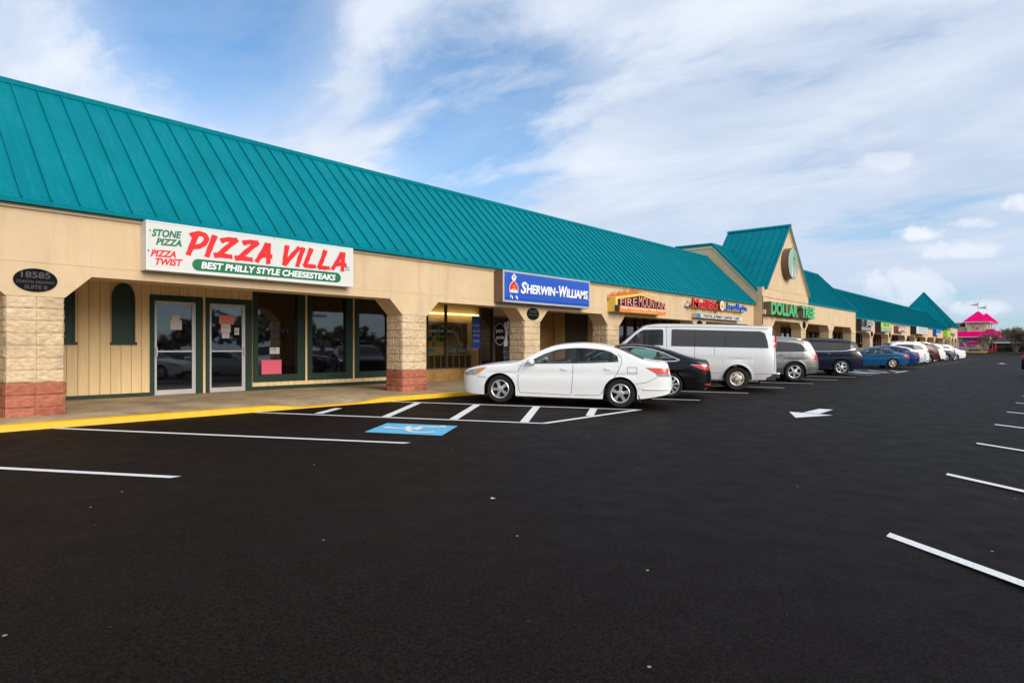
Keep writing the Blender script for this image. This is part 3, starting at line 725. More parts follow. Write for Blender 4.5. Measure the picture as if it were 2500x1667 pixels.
# shop fronts behind the arcade --------------------------------------------------
zF, zC = .43, 3.18
mb = MB()
mb.box((XW - .1, -6, zF - .1), (XW - .018, 5.87, zC), M['groove']); mb.box((XW - .1, 5.87, 2.80), (XW - .018, 8.35, zC), M['groove'])
grs = [y for y in [4.44 + .209 * i for i in range(-50, 20)]]
for a, b in zip(grs, grs[1:]):
    if b < -6 or a > 8.35: continue
    z = 2.78 if a > 5.80 else zF
    mb.box((XW - .03, a + .005, z), (XW, min(b, 8.35) - .005, zC), M['board'])
mb.box((XW - .1, 8.3, zF), (XW - .018, 13.1, .64), M['groove'])
for i in range(24):
    a = 8.35 + i * .205
    if a < 13: mb.box((XW - .03, a + .004, .53), (XW, a + .201, .66), M['board'])
for a in (7.085, 8.345, 9.885, 11.46): mb.box((XW - .05, a, zF if a < 8 else .6), (XW + .012, a + .06, zC), M['board'])
mb.box((XW - .03, -6, zF), (XW + .02, 5.87, .515), M['green']); mb.box((XW - .03, 8.30, zF), (XW + .02, 13.1, .525), M['green'])
mb.box((XW - .6, 13.0, zF), (XW - .05, 14.36, zC), M['brick'])
mall.part(mb, 'shop_wall')
# door and window builders
def door(y0, y1, hand, trim=True):
    if trim:
        mb = MB(); mb.box((XW - .06, y0 - .10, zF), (XW + .025, y0, 2.76), M['green']); mb.box((XW - .06, y1, zF), (XW + .025, y1 + .15, 2.76), M['green']); mb.box((XW - .06, y0, 2.645), (XW + .0245, y1, 2.76), M['green'])
        mall.part(mb, 'door_frame')
    mb = MB(); x0, x1 = XW - .06, XW - .012; z0, z1 = zF + .005, 2.64
    mb.box((x0, y0 + .005, z0), (x1, y0 + .062, z1), M['alu']); mb.box((x0, y1 - .085, z0), (x1, y1 - .005, z1), M['alu'])
    mb.box((x0, y0 + .062, z1 - .075), (x1, y1 - .085, z1), M['alu']); mb.box((x0, y0 + .062, z0), (x1, y1 - .085, z0 + .115), M['alu'])
    mb.box((x1 + .001, y1 - .03, z0), (x1 + .012, y1 - .005, z1), M['alu'])
    d = mall.part(mb, 'door', bevel=.004)
    mb = MB(); mb.box((x0 + .015, y0 + .06, z0 + .11), (x0 + .022, y1 - .083, z1 - .07), M['glass']); p = mb.build('pane', d, off=mall.loc)
    mb = MB(); h = y0 + .045 if hand < 0 else y1 - .045
    mb.box((x1 + .03, h - .015, 1.33), (x1 + .05, h + .015, 1.56), M['alu']); mb.box((x1, h - .012, 1.34), (x1 + .03, h + .012, 1.37), M['alu']); mb.box((x1, h - .012, 1.52), (x1 + .03, h + .012, 1.55), M['alu'])
    mb.build('handle', d, off=mall.loc)
    mb = MB(); mb.box((x0 + .03, y0 + .065, 1.44), (x1 + .002, y1 - .09, 1.475), M['alu']); mb.build('push_bar', d, off=mall.loc)
door(5.97, 6.92, -1); door(7.24, 8.17, 1)
def window(y0, y1, z0, z1, g, fr, pane='glass', x=None, proud=.03):
    x = XW if x is None else x; l, r_, b, t = g; mb = MB()
    mb.box((x - .08, y0, z0), (x + proud, y0 + l, z1), M[fr]); mb.box((x - .08, y1 - r_, z0), (x + proud, y1, z1), M[fr])
    mb.box((x - .08, y0 + l, z0), (x + proud - .001, y1 - r_, z0 + b), M[fr]); mb.box((x - .08, y0 + l, z1 - t), (x + proud - .001, y1 - r_, z1), M[fr])
    w = mall.part(mb, 'window', bevel=.006 if fr == 'green' else 0)
    mb = MB(); mb.box((x - .06, y0 + l - .005, z0 + b - .005), (x - .052, y1 - r_ + .005, z1 - t + .005), M[pane]); mb.build('pane', w, off=mall.loc)
    return w
G = (.15, .235, .19, .12)
for a, b in ((8.35, 9.88), (9.95, 11.455), (11.53, 12.98)): window(a, b, .64, 3.08, G, 'green')
# pointed shutters on the siding
def lancet(y):
    def out(w, z0, top, n=10):
        L_ = [(y - w, z0), (y + w, z0), (y + w, 2.62)]
        for i in range(1, n): t = i / n; L_.append((y + w * math.cos(t * 1.25) - w * .32 * t * t, 2.62 + (top - 2.62) * math.sin(t * math.pi / 2)))
        L_.append((y, top)); 
        m_ = [(2 * y - a, b) for a, b in L_[2:-1]][::-1]
        return L_ + m_
    mb = MB(); mb.prism([(XW + .004, a, b) for a, b in out(.205, 1.70, 2.94)], (.018, 0, 0), M['green'])
    o = out(.235, 1.67, 2.985); i_ = out(.195, 1.70, 2.925)
    for j in range(len(o)):
        k_ = (j + 1) % len(o); mb.prism([(XW + .002, *o[j]), (XW + .002, *o[k_]), (XW + .002, *i_[k_]), (XW + .002, *i_[j])], (.04, 0, 0), M['green'])
    w = mall.part(mb, 'lancet_window')
    mb = MB(); mb.box((XW, y - .265, 1.61), (XW + .07, y + .265, 1.665), M['green']); mb.build('sill', w, off=mall.loc)
lancet(5.32); lancet(4.15); lancet(2.9)
# paint shop: glazing on a brick plinth with the shop floor behind it
gl2 = bpy.data.materials.new('clear_shop_glass'); gl2.use_nodes = True; t = gl2.node_tree; t.nodes.clear()
a_ = t.nodes.new('ShaderNodeBsdfTransparent'); a_.inputs[0].default_value = (.80, .74, .55, 1); b_ = t.nodes.new('ShaderNodeBsdfGlossy'); b_.inputs['Roughness'].default_value = .02
f_ = t.nodes.new('ShaderNodeFresnel'); f_.inputs[0].default_value = 1.6; mx_ = t.nodes.new('ShaderNodeMixShader'); o_ = t.nodes.new('ShaderNodeOutputMaterial')
g_ = t.nodes.new('ShaderNodeNewGeometry'); s_ = t.nodes.new('ShaderNodeMath'); s_.operation = 'MULTIPLY_ADD'; s_.inputs[1].default_value = -1; s_.inputs[2].default_value = 1; t.links.new(g_.outputs['Backfacing'], s_.inputs[0]); k_ = t.nodes.new('ShaderNodeMath'); k_.operation = 'MULTIPLY'; t.links.new(s_.outputs[0], k_.inputs[0]); t.links.new(f_.outputs[0], k_.inputs[1]); t.links.new(k_.outputs[0], mx_.inputs[0]); t.links.new(a_.outputs[0], mx_.inputs[1]); t.links.new(b_.outputs[0], mx_.inputs[2]); t.links.new(mx_.outputs[0], o_.inputs[0]); M['clearglass'] = gl2
mb = MB(); mb.box((XW - .2, 14.36, zF), (XW + .06, 17.55, .80), M['brick']); mb.box((XW - .2, 14.36, .80), (XW + .085, 17.55, .83), M['brick'])
mb.box((XW - 4, 14.3, zF), (XW - .1, 18.8, .45), M['soffit']); mb.box((XW - 4, 14.2, zF), (XW - .2, 14.36, zC), M['board']); mb.box((XW - 4, 18.7, zF), (XW - .05, 18.85, zC), M['board']); mb.box((XW - 4.1, 14.2, zF), (XW - 4, 18.8, zC), M['board'])
mall.part(mb, 'shop_wall')
window(14.40, 15.24, .83, 3.15, (.03, .025, .04, .05), 'brownframe', 'clearglass', XW + .03, .0)
window(15.26, 16.96, .83, 3.15, (.025, .03, .04, .05), 'brownframe', 'clearglass', XW + .03, .0)
window(16.98, 17.62, .83, 3.15, (.025, .03, .04, .05), 'brownframe', 'glass', XW + .03, .0)
mb = MB(); mb.box((XW - .05, 17.66, zF), (XW + .01, 17.73, 2.7), M['brownframe']); mb.box((XW - .05, 18.58, zF), (XW + .01, 18.66, 2.7), M['brownframe']); mb.box((XW - .05, 17.73, 2.63), (XW + .009, 18.58, 2.7), M['brownframe']); mb.box((XW - .05, 17.73, zF), (XW + .009, 18.58, .58), M['brownframe'])
d = mall.part(mb, 'door'); mb = MB(); mb.box((XW - .03, 17.72, .57), (XW - .02, 18.59, 2.64), M['glass']); mb.build('pane', d, off=mall.loc)
mb = MB(); mb.box((XW + .03, 18.50, 1.3), (XW + .05, 18.53, 1.6), M['alu']); mb.build('handle', d, off=mall.loc)
mb = MB(); mb.box((XW - .1, 17.62, 2.7), (XW - .02, 18.7, zC), M['soffit']); mall.part(mb, 'transom_panel')
mb = MB(); mb.box((XW - .3, 18.66, zF), (XW + .0, 21.32, zC), M['brick']); mb.box((XW - .3, 21.32, zF), (XW + .05, 22.05, zC), M['brick']); mall.part(mb, 'shop_wall')
mb = MB(); mb.box((XW - .4, 22.05, zF), (XW - .25, 24.2, zC), M['interior']); mb.box((XW - .4, 24.2, zF), (XW + .01, 24.47, zC), M['board']); mb.box((XW - .4, 24.47, zF), (XW, 24.6, zC), M['paper']); mb.box((XW - .4, 24.6, zF), (XW, 25.1, zC), M['blue']) ; mall.part(mb, 'shop_wall')
def shopfront(y0, y1, n, fr='brownframe', door_at=None, z1=3.1, base=.2):
    w = (y1 - y0) / n
    for i in range(n):
        window(y0 + i * w + .01, y0 + (i + 1) * w - .01, zF + (base if i != door_at else .02), z1, (.035, .035, .05 if i != door_at else .12, .06), fr)
    mb = MB(); mb.box((XW - .1, y0, zF), (XW - .07, y1, zF + .2), M['brick']); mall.part(mb, 'window_plinth'); mb = MB(); mb.box((XW - .1, y0, z1), (XW - .02, y1, 3.3), M['soffit']); mall.part(mb, 'shop_wall')
shopfront(25.15, 30.0, 5, door_at=2); shopfront(30.1, 34.9, 5, door_at=3)
shopfront(35.0, 41.4, 6, door_at=4); shopfront(43.2, 47.4, 4); shopfront(49, 54.9, 5, door_at=1)
mb = MB(); mb.box((XW - .4, 41.4, zF), (XW, 43.2, 3.3), M['brick']); mall.part(mb, 'shop_wall'); mb = MB(); mb.box((XW - .4, 47.4, zF), (XW, 49, 3.3), M['board']); mall.part(mb, 'shop_wall')
y = 55.2
for i, wd in enumerate((6.2, 7.2, 7.6, 7.0, 5.4, 6.6, 6.4, 6.4)):
    shopfront(y, y + wd - .7, 4 if wd < 7 else 5, door_at=i % 4, z1=2.95)
    mb = MB(); mb.box((XW - .3, y + wd - .7, zF), (XW + .02, y + wd, 3.2), M['board' if i % 2 else 'brick']); mall.part(mb, 'shop_wall'); y += wd
mb = MB(); mb.box((XW - .3, y, zF), (XW, 114.4, 3.2), M['board']); mall.part(mb, 'shop_wall'); mb = MB(); mb.box((XW - .45, -6, zF), (XW - .2, 13.2, zC), M['interior']); mall.part(mb, 'back_wall'); mb = MB(); mb.box((XW - .45, 25, zF), (XW - .2, y, zC), M['interior']); mall.part(mb, 'back_wall')

# ------------------------------------------------------------------ signs on the fascia
def sign_box(T, y0, y1, z0, z1, x0, x1, face, frame, side, fw=.03, name='cabinet'):
    mb = MB(); mb.box((x0, y0, z0), (x1 - .02, y1, z1), M[side])
    T.part(mb, name)
    mb = MB(); 
    for a, b in (((x1 - .03, y0, z1 - fw), (x1, y1, z1)), ((x1 - .03, y0, z0), (x1, y1, z0 + fw)), ((x1 - .03, y0, z0 + fw), (x1, y0 + fw, z1 - fw)), ((x1 - .03, y1 - fw, z0 + fw), (x1, y1, z1 - fw))): mb.box(a, b, M[frame])
    T.part(mb, 'frame', bevel=.004)
    mb = MB(); mb.box((x1 - .022, y0 + fw * .8, z0 + fw * .8), (x1 - .006, y1 - fw * .8, z1 - fw * .8), M[face]); T.part(mb, 'sign_face')
def lt(T, s, box, plane, m, **k):
    mb = MB(); letter(mb, s, box, plane, M[m], side=M[k.pop('sm')] if 'sm' in k else None, **k); return T.part(mb, k.get('name', 'lettering'))
# pizza sign
T = Thing('shop_sign', (-12.75, 6.77, 2.95), 'long white sign with red Pizza Villa lettering over the nearest bay', 'sign', 'signs on the arcade fascia')
sign_box(T, 4.54, 9.0, 2.95, 3.85, -12.87, -12.62, 'white', 'whiteedge', 'whiteedge')
mb = MB(); mb.box((-12.64, 6.84, 2.955), (-12.617, 6.85, 2.985), M['groove']); mb.box((-12.64, 7.03, 3.82), (-12.617, 7.035, 3.85), M['groove']); T.part(mb, 'frame_joint')
PX = -12.626
lt(T, 'STONE', (4.64, 3.565, 5.16, 3.705), PX, 'signgreen', offset=.034, shear=.26, warp=lambda x, y: (x, y + .12 * x))
lt(T, 'PIZZA', (4.71, 3.42, 5.16, 3.545), PX, 'signgreen', offset=.034, shear=.26, warp=lambda x, y: (x, y + .1 * x))
lt(T, 'PIZZA', (4.62, 3.20, 5.06, 3.325), PX, 'red', offset=.034, shear=.26, warp=lambda x, y: (x, y + .12 * x))
lt(T, 'TWIST', (4.70, 3.05, 5.18, 3.18), PX, 'red', offset=.034, shear=.26, warp=lambda x, y: (x, y + .15 * x))
br = lambda x, y: (x, y + .07 * math.sin(x * 9.0) * (1 - y) + .05 * math.sin(x * 13 + 1) * y)
STROKES = [
    [ (5.427, 3.703), (5.358, 3.500), (5.285, 3.313) ],
    [ (5.340, 3.670), (5.457, 3.722), (5.569, 3.713), (5.623, 3.653), (5.584, 3.551), (5.480, 3.479), (5.363, 3.447) ],
    [ (5.780, 3.710), (5.704, 3.511), (5.635, 3.315) ],
    [ (5.919, 3.642), (6.028, 3.680), (6.212, 3.697) ],
    [ (6.212, 3.697), (6.028, 3.525), (5.835, 3.343) ],
    [ (5.786, 3.344), (5.934, 3.354), (6.107, 3.348) ],
    [ (6.365, 3.653), (6.480, 3.687), (6.654, 3.695) ],
    [ (6.654, 3.695), (6.463, 3.522), (6.257, 3.332) ],
    [ (6.203, 3.333), (6.348, 3.342), (6.530, 3.335) ],
    [ (6.870, 3.689), (6.767, 3.508), (6.647, 3.318) ],
    [ (6.894, 3.692), (6.894, 3.506), (6.894, 3.308) ],
    [ (6.743, 3.441), (6.853, 3.459), (6.957, 3.445) ],
    [ (7.321, 3.697), (7.285, 3.500), (7.260, 3.311) ],
    [ (7.260, 3.311), (7.424, 3.498), (7.603, 3.697) ],
    [ (7.705, 3.698), (7.629, 3.503), (7.565, 3.307) ],
    [ (7.897, 3.703), (7.819, 3.506), (7.743, 3.337) ],
    [ (7.743, 3.337), (7.858, 3.328), (7.994, 3.334) ],
    [ (8.252, 3.702), (8.172, 3.491), (8.093, 3.329) ],
    [ (8.093, 3.329), (8.212, 3.327), (8.346, 3.332) ],
    [ (8.693, 3.702), (8.580, 3.515), (8.444, 3.327) ],
    [ (8.727, 3.706), (8.719, 3.511), (8.702, 3.315) ],
    [ (8.539, 3.436), (8.664, 3.455), (8.791, 3.439) ],
]
def brush(mb, pts, plane, m, w0=.050, w1=.043):
    P = [Vector(p) for p in pts]; Q = []
    for i in range(len(P) - 1):       # smooth the stroke
        a, b, c, d = P[max(i - 1, 0)], P[i], P[i + 1], P[min(i + 2, len(P) - 1)]
        for k in range(5):
            t = k / 5; Q.append(.5 * ((2 * b) + (c - a) * t + (2 * a - 5 * b + 4 * c - d) * t * t + (3 * b - a - 3 * c + d) * t ** 3))
    Q.append(P[-1]); L_, R_ = [], []
    for i, q in enumerate(Q):
        d = (Q[min(i + 1, len(Q) - 1)] - Q[max(i - 1, 0)]).normalized(); n = Vector((-d.y, d.x)); w = (w0 + (w1 - w0) * i / (len(Q) - 1)) * (1 + .08 * math.sin(i * 1.3)); n.x *= 1.15
        L_.append(q + n * w); R_.append(q - n * w)
    d0 = (Q[0] - Q[1]).normalized() * w0; d1 = (Q[-1] - Q[-2]).normalized() * w1
    out = [R_[0] + d0 * .35, L_[0] + d0 * .6] + L_ + [L_[-1] + d1 * .45, R_[-1] + d1 * .75] + R_[::-1]
    i0 = len(mb.v); mb.v += [(plane, p.x, p.y) for p in out]; k_ = mb.mi(m)
    nL = len(L_); idx = lambda s, i: i0 + 2 + i if s else i0 + 2 + nL + 2 + (nL - 1 - i)
    for i in range(nL - 1): mb.f.append((idx(1, i), idx(1, i + 1), idx(0, i + 1), idx(0, i))); mb.m.append(k_)
    mb.f.append((i0, i0 + 1, idx(1, 0), idx(0, 0))); mb.m.append(k_); mb.f.append((idx(1, nL - 1), i0 + 2 + nL, i0 + 3 + nL, idx(0, nL - 1))); mb.m.append(k_)
for lo, hi in ((0, 12), (12, 22)):
    mb = MB()
    for i, s_ in enumerate(STROKES[lo:hi]): brush(mb, s_, PX + .003 + .0007 * i, M['red'])
    T.part(mb, 'lettering', recalc=False)
mb = MB(); pts = []
for i in range(13): a = R(90 + i * 15); pts.append((PX - .002, 5.47 + .115 * math.cos(a), 3.125 + .112 * math.sin(a)))
for i in range(13): a = R(-90 + i * 15); pts.append((PX - .002, 8.55 + .115 * math.cos(a), 3.135 + .112 * math.sin(a)))
mb.prism(pts, (.005, 0, 0), M['signgreen']); T.part(mb, 'slogan_pill')
lt(T, 'BEST PHILLY STYLE CHEESESTEAKS', (5.52, 3.06, 8.52, 3.195), PX + .005, 'wlet', offset=.034, shear=.16)
lt(T, 'EST.', (8.79, 3.375, 8.90, 3.405), PX, 'black', offset=.01); lt(T, '1971', (8.79, 3.315, 8.90, 3.35), PX, 'black', offset=.01)
mb = MB(); mb.poly(ell(4.61, 3.67, .012, .02, 10, PX + .002), M['black']); mb.poly(ell(4.585, 3.30, .012, .02, 10, PX + .002), M['black']); T.part(mb, 'bullet_mark')
mb = MB()
for i in range(12): mb.tube((-12.74, 6.77 + .03 * math.cos(i * .52), 3.86 + .03 * math.sin(i * .52)), (-12.74, 6.77 + .03 * math.cos(i * .52 + .52), 3.86 + .03 * math.sin(i * .52 + .52)), .005, .005, M['darkmetal'], n=5)
T.part(mb, 'lifting_eye')
# paint shop sign
T = Thing('shop_sign', (-12.7, 16.4, 2.88), 'blue sign with white Sherwin-Williams lettering and a paint can emblem', 'sign', 'signs on the arcade fascia')
sign_box(T, 14.13, 18.64, 2.885, 3.82, -12.87, -12.5, 'blue', 'alu', 'brownmetal', fw=.055)
mb = MB(); mb.box((-12.53, 14.24, 2.99), (-12.488, 18.56, 3.73), M['blue']); T.part(mb, 'raised_panel', bevel=.03)
PX = -12.487
lt(T, 'S', (14.90, 3.17, 15.18, 3.53), PX, 'wlet', offset=.03, shear=.2, depth=.02); lt(T, 'HERWIN', (15.17, 3.19, 16.62, 3.465), PX, 'wlet', offset=.03, shear=.14, depth=.02)
lt(T, '-', (16.64, 3.30, 16.77, 3.35), PX, 'wlet', depth=.02); lt(T, 'W', (16.80, 3.18, 17.26, 3.54), PX, 'wlet', offset=.03, shear=.14, depth=.02)
lt(T, 'ILLIAMS', (17.23, 3.19, 18.46, 3.475), PX, 'wlet', offset=.03, shear=.14, depth=.02)
mb = MB(); mb.poly(ell(18.50, 3.20, .022, .022, 12, PX + .004), M['wlet']); T.part(mb, 'registered_mark')
mb = MB(); c = lambda pts, d: [(PX + d, a, b) for a, b in pts]
mb.poly(c([(14.60, 3.75), (14.71, 3.66), (14.69, 3.60), (14.62, 3.50), (14.56, 3.50), (14.48, 3.62)], .001), M['wlet'])
mb.poly(c([(14.60, 3.72), (14.66, 3.665), (14.61, 3.58), (14.54, 3.63)], .003), M['flame'])
mb.poly(c([(14.575, 3.52), (14.615, 3.52), (14.64, 3.47), (14.55, 3.47)], .003), M['maroon'])
mb.poly(ell(14.595, 3.29, .205, .215, 32, PX + .001), M['wlet'])
mb.poly([(PX + .003, 14.595 + .185 * math.cos(R(a)), 3.29 + .195 * math.sin(R(a))) for a in range(-20, 201, 10)], M['red'])
mb.poly([(PX + .004, 14.595 + .175 * math.cos(R(a)), 3.235 + .165 * math.sin(R(a))) for a in range(200, 341, 10)], M['blue'])
for a, b in ((14.45, 3.07), (14.52, 3.03), (14.70, 3.06), (14.75, 3.02)): mb.poly(ell(a, b, .022, .05, 12, PX + .004), M['wlet'])
for i in range(5): mb.poly(ell(14.47 + i * .06, 3.23 + .02 * (i % 2), .02, .045, 10, PX + .0055), M['wlet'])
T.part(mb, 'paint_emblem')
lt(T, 'COVER', (14.52, 3.36, 14.67, 3.395), PX + .004, 'yellow'); lt(T, 'THE', (14.55, 3.315, 14.64, 3.345), PX + .004, 'yellow'); lt(T, 'EARTH', (14.51, 3.265, 14.68, 3.30), PX + .004, 'yellow')
# fire mountain sign
M['firelet'] = mat('pink_gold_letters', (.82, .33, .22), .45)
T = Thing('shop_sign', (-12.65, 22.2, 2.86), 'yellow and orange Fire Mountain sign crowned with painted flames', 'sign', 'signs on the arcade fascia')
mb = MB(); X0, X1 = -12.87, -12.52
out = [(20.34, 2.87), (24.05, 2.87), (24.05, 3.36), (22.17, 3.63), (20.34, 3.40)]
mb.prism([(X0, a, b) for a, b in out], (X1 - X0, 0, 0), M['yellow']); T.part(mb, 'cabinet', bevel=.01)
mb = MB(); fl = []
n = 56
for i in range(n + 1):
    t = i / n; y = 20.33 + t * 3.56; base = 3.36 + .27 * (1 - abs(t - .5) * 2); h = random.uniform(.10, .26) + (.09 if abs(t - .5) < .08 else 0)
    mb.prism([(X0 + .06, y - .045, base - .07), (X0 + .06, y + .045, base - .07), (X0 + .06, y + random.uniform(-.03, .05), base + h)], (.012 + .002 * (i % 3), 0, 0), M['flame'])
    mb.prism([(X0 + .085, y - .02, base - .07), (X0 + .085, y + .025, base - .07), (X0 + .085, y + random.uniform(-.02, .03), base + h * .6)], (.01, 0, 0), M['orange'])
T.part(mb, 'flames')
mb = MB(); mb.prism([(X1 + .001, a, b) for a, b in [(20.48, 3.11), (24.0, 3.11), (24.0, 3.30), (22.17, 3.55), (20.48, 3.33)]], (.03, 0, 0), M['black']); T.part(mb, 'backing_panel')
w_ = lambda x, y: (x, y * (1 - .75 * abs(x - .5)) * 1.0 + .0)
lt(T, 'FIRE', (20.55, 3.10, 21.78, 3.40), X1 + .035, 'maroon', offset=.02, depth=.02, sm='black', warp=lambda x, y: (x, y * (.8 + .35 * x)))
lt(T, 'FIRE', (20.57, 3.115, 21.76, 3.385), X1 + .057, 'firelet', offset=-.004, depth=.004, warp=lambda x, y: (x, y * (.8 + .35 * x)))
lt(T, 'MOUNTAIN', (21.90, 3.10, 24.05, 3.47), X1 + .035, 'maroon', offset=.02, depth=.02, sm='black', warp=lambda x, y: (x, y * (1.2 - .5 * x)))
lt(T, 'MOUNTAIN', (21.915, 3.115, 24.035, 3.455), X1 + .057, 'firelet', offset=-.004, depth=.004, warp=lambda x, y: (x, y * (1.2 - .5 * x)))
mb = MB(); mb.box((X1 - .0, 20.5, 2.86), (X1 + .07, 24.07, 3.085), M['orange']); mb.box((X1 - .02, 20.32, 2.86), (X1 + .06, 20.498, 3.10), M['black']); T.part(mb, 'lower_panel')
lt(T, 'FIRE MOUNTAIN MINI GOLF', (20.6, 2.985, 24.0, 3.065), X1 + .071, 'wlet', offset=.02); lt(T, '& ADDITIONAL PARKING', (21.3, 2.885, 23.3, 2.955), X1 + .071, 'yellow', offset=.01)
# mail and coffee shop letters
T = Thing('shop_sign', (-12.7, 30, 3.3), 'red MailBiz and blue JavaByte channel letters with a round coffee cup badge', 'sign', 'signs on the arcade fascia')
wob = lambda x, y: (x, y + .07 * math.sin(x * 17))
lt(T, 'MailBiz', (26.75, 3.34, 29.52, 3.72), -12.60, 'red', offset=.015, depth=.07, sm='redside', warp=wob)
lt(T, 'JavaByte', (30.42, 3.33, 33.1, 3.71), -12.60, 'bluelet', offset=.01, depth=.07, sm='blueside', warp=wob)
mb = MB(); mb.prism(ell(29.84, 3.54, .27, .25, 32, -12.72), (.24, 0, 0), M['darkmetal']); mb.poly(ell(29.80, 3.54, .26, .24, 32, -12.478), M['white']); mb.poly(ell(29.80, 3.53, .15, .13, 24, -12.476), M['yellow']); mb.poly(ell(29.80, 3.50, .09, .07, 20, -12.474), M['orange'])
T.part(mb, 'cup_badge')
mb = MB(); mb.box((-12.87, 26.55, 3.37), (-12.72, 26.8, 3.5), M['white']); mb.box((-12.87, 26.7, 3.35), (-12.72, 33.2, 3.42), M['soffit']); T.part(mb, 'raceway')
T = Thing('shop_sign', (-12.7, 30, 2.9), 'slim white sign reading postal and print center under the MailBiz letters', 'sign', 'signs on the arcade fascia')
sign_box(T, 27.3, 32.55, 2.90, 3.10, -12.87, -12.6, 'white', 'white', 'trim', fw=.012)
mb = MB(); mb.box((-12.6, 27.32, 2.905), (-12.596, 27.66, 3.095), M['bluelet']); mb.box((-12.6, 27.66, 2.905), (-12.596, 27.8, 3.095), M['lime']); T.part(mb, 'colour_band')
lt(T, 'POSTAL & PRINT CENTER • CAFE', (28.0, 2.935, 32.2, 3.065), -12.598, 'black', offset=.005)
# dollar shop letters
T = Thing('shop_sign', (-12.2, 39.5, 3.3), 'large green Dollar Tree letters with deep brown sides below the gable', 'sign', 'signs on the arcade fascia')
for s, b in (('DOLLAR', (35.08, 3.31, 39.58, 4.02)), ('TREE', (40.3, 3.33, 42.88, 4.04))):
    mb = MB(); letter(mb, s, b, -12.415, M['tgreen'], depth=.415, offset=.048, side=M['brownmetal']); T.part(mb, 'lettering')
mb = MB(); mb.box((-12.42, 34.95, 3.34), (-12.28, 35.5, 3.58), M['trim']); mb.box((-12.42, 34.95, 3.29), (-12.2, 42.9, 3.315), M['brownmetal']); mb.box((-12.42, 39.75, 3.33), (-12.25, 40.1, 3.5), M['trim']); T.part(mb, 'raceway')
T = Thing('round_sign', (-12.2, 38.72, 5.5), 'round drum sign with mint stripes and a dark number one on the gable', 'sign')
cy_, cz_, rr_ = 38.72, 6.38, .88
mb = MB(); mb.prism(ell(cy_, cz_, rr_, rr_, 56, XB), (.40, 0, 0), M['brownmetal']); T.part(mb, 'drum', smooth=30)
mb = MB(); mb.prism(ell(cy_, cz_, rr_ + .012, rr_ + .012, 56, XB + .395), (.015, 0, 0), M['black']); mb.prism(ell(cy_, cz_, rr_ - .03, rr_ - .03, 56, XB + .412), (.006, 0, 0), M['white']); mb.prism(ell(cy_, cz_, rr_ - .06, rr_ - .06, 56, XB + .418), (.002, 0, 0), M['mint']); T.part(mb, 'sign_face')
mb = MB(); XX = XB + .424; rin = rr_ - .06
def clipdisc(poly):   # Sutherland-Hodgman against the sign's disc
    n = 40; res = poly
    for i in range(n):
        a = 2 * math.pi * i / n; nx, nz = math.cos(a), math.sin(a); o = []
        for j in range(len(res)):
            p, q = res[j], res[(j + 1) % len(res)]; dp = (p[0] - cy_) * nx + (p[1] - cz_) * nz - rin; dq = (q[0] - cy_) * nx + (q[1] - cz_) * nz - rin
            if dp <= 0: o.append(p)
            if dp * dq < 0: t = dp / (dp - dq); o.append((p[0] + (q[0] - p[0]) * t, p[1] + (q[1] - p[1]) * t))
        res = o
        if len(res) < 3: return None
    return res
for i in range(-3, 11):
    # stripes rising to the right on the left of the trunk, falling on its right
    z0 = cz_ - 1.2 + i * .2
    p = clipdisc([(cy_ - 1, z0 - .75), (cy_ + .10, z0 + .9), (cy_ + .10, z0 + .975), (cy_ - 1, z0 - .675)])
    if p: mb.prism([(XX - .004, a, b) for a, b in p], (.004, 0, 0), M['white'])
    if z0 + .9 > cz_ + .15: pass
for i in range(-2, 9):
    z0 = cz_ - 1.0 + i * .2
    p = clipdisc([(cy_ + .16, z0 + .6), (cy_ + 1, z0 - .65), (cy_ + 1, z0 - .59), (cy_ + .16, z0 + .66)])
    if p: mb.prism([(XX - .003, a, b) for a, b in p], (.004, 0, 0), M['white'])
T.part(mb, 'stripes')
mb = MB(); mb.box((XX + .002, cy_ + .02, cz_ - .80), (XX + .012, cy_ + .14, cz_ + .30), M['darkmetal']); mb.prism([(XX + .002, cy_ + .02, cz_ + .30), (XX + .002, cy_ + .14, cz_ + .30), (XX + .002, cy_ + .10, cz_ + .42)], (.01, 0, 0), M['darkmetal'])
mb.prism([(XX + .001, cy_ - .32, cz_ - .74), (XX + .001, cy_ + .08, cz_ - .81), (XX + .001, cy_ + .44, cz_ - .68), (XX + .001, cy_ + .14, cz_ + .25), (XX + .001, cy_ + .02, cz_ + .25)], (.001, 0, 0), M['white']); T.part(mb, 'number_one')
# smaller signs on the far wing
def small(name, lab, y0, y1, z0, z1, x1, face, side, frame='darkmetal'):
    T = Thing('shop_sign', ((-12.87 + x1) / 2, (y0 + y1) / 2, z0), lab, 'sign', 'signs on the arcade fascia'); sign_box(T, y0, y1, z0, z1, -12.87, x1, face, frame, side, fw=.04); return T
T = small('s', 'black sign with grey lettering, first beyond the gabled block', 57.0, 60.4, 2.9, 3.84, -12.5, 'black', 'black')
lt(T, "JOE'S", (58.5, 3.25, 60.7, 3.80), -12.5, 'whiteedge', offset=.01, depth=.1, sm='grey'); lt(T, 'T', (57.3, 3.3, 57.9, 3.75), -12.5, 'grey'); mb = MB(); mb.box((-12.5, 57.1, 2.95), (-12.49, 60.3, 3.22), M['grey']); T.part(mb, 'lower_panel')
T = small('s', 'lime and grey illuminated style sign, second beyond the gabled block', 63.6, 67.8, 2.93, 3.8, -12.4, 'lime', 'black')
mb = MB(); mb.box((-12.41, 63.7, 3.0), (-12.396, 67.7, 3.33), M['grey']); T.part(mb, 'lower_panel'); lt(T, 'TAKE UP', (64.4, 3.45, 67.0, 3.70), -12.4, 'black'); lt(T, 'BOUTIQUE', (63.9, 3.05, 67.5, 3.28), -12.394, 'whiteedge')
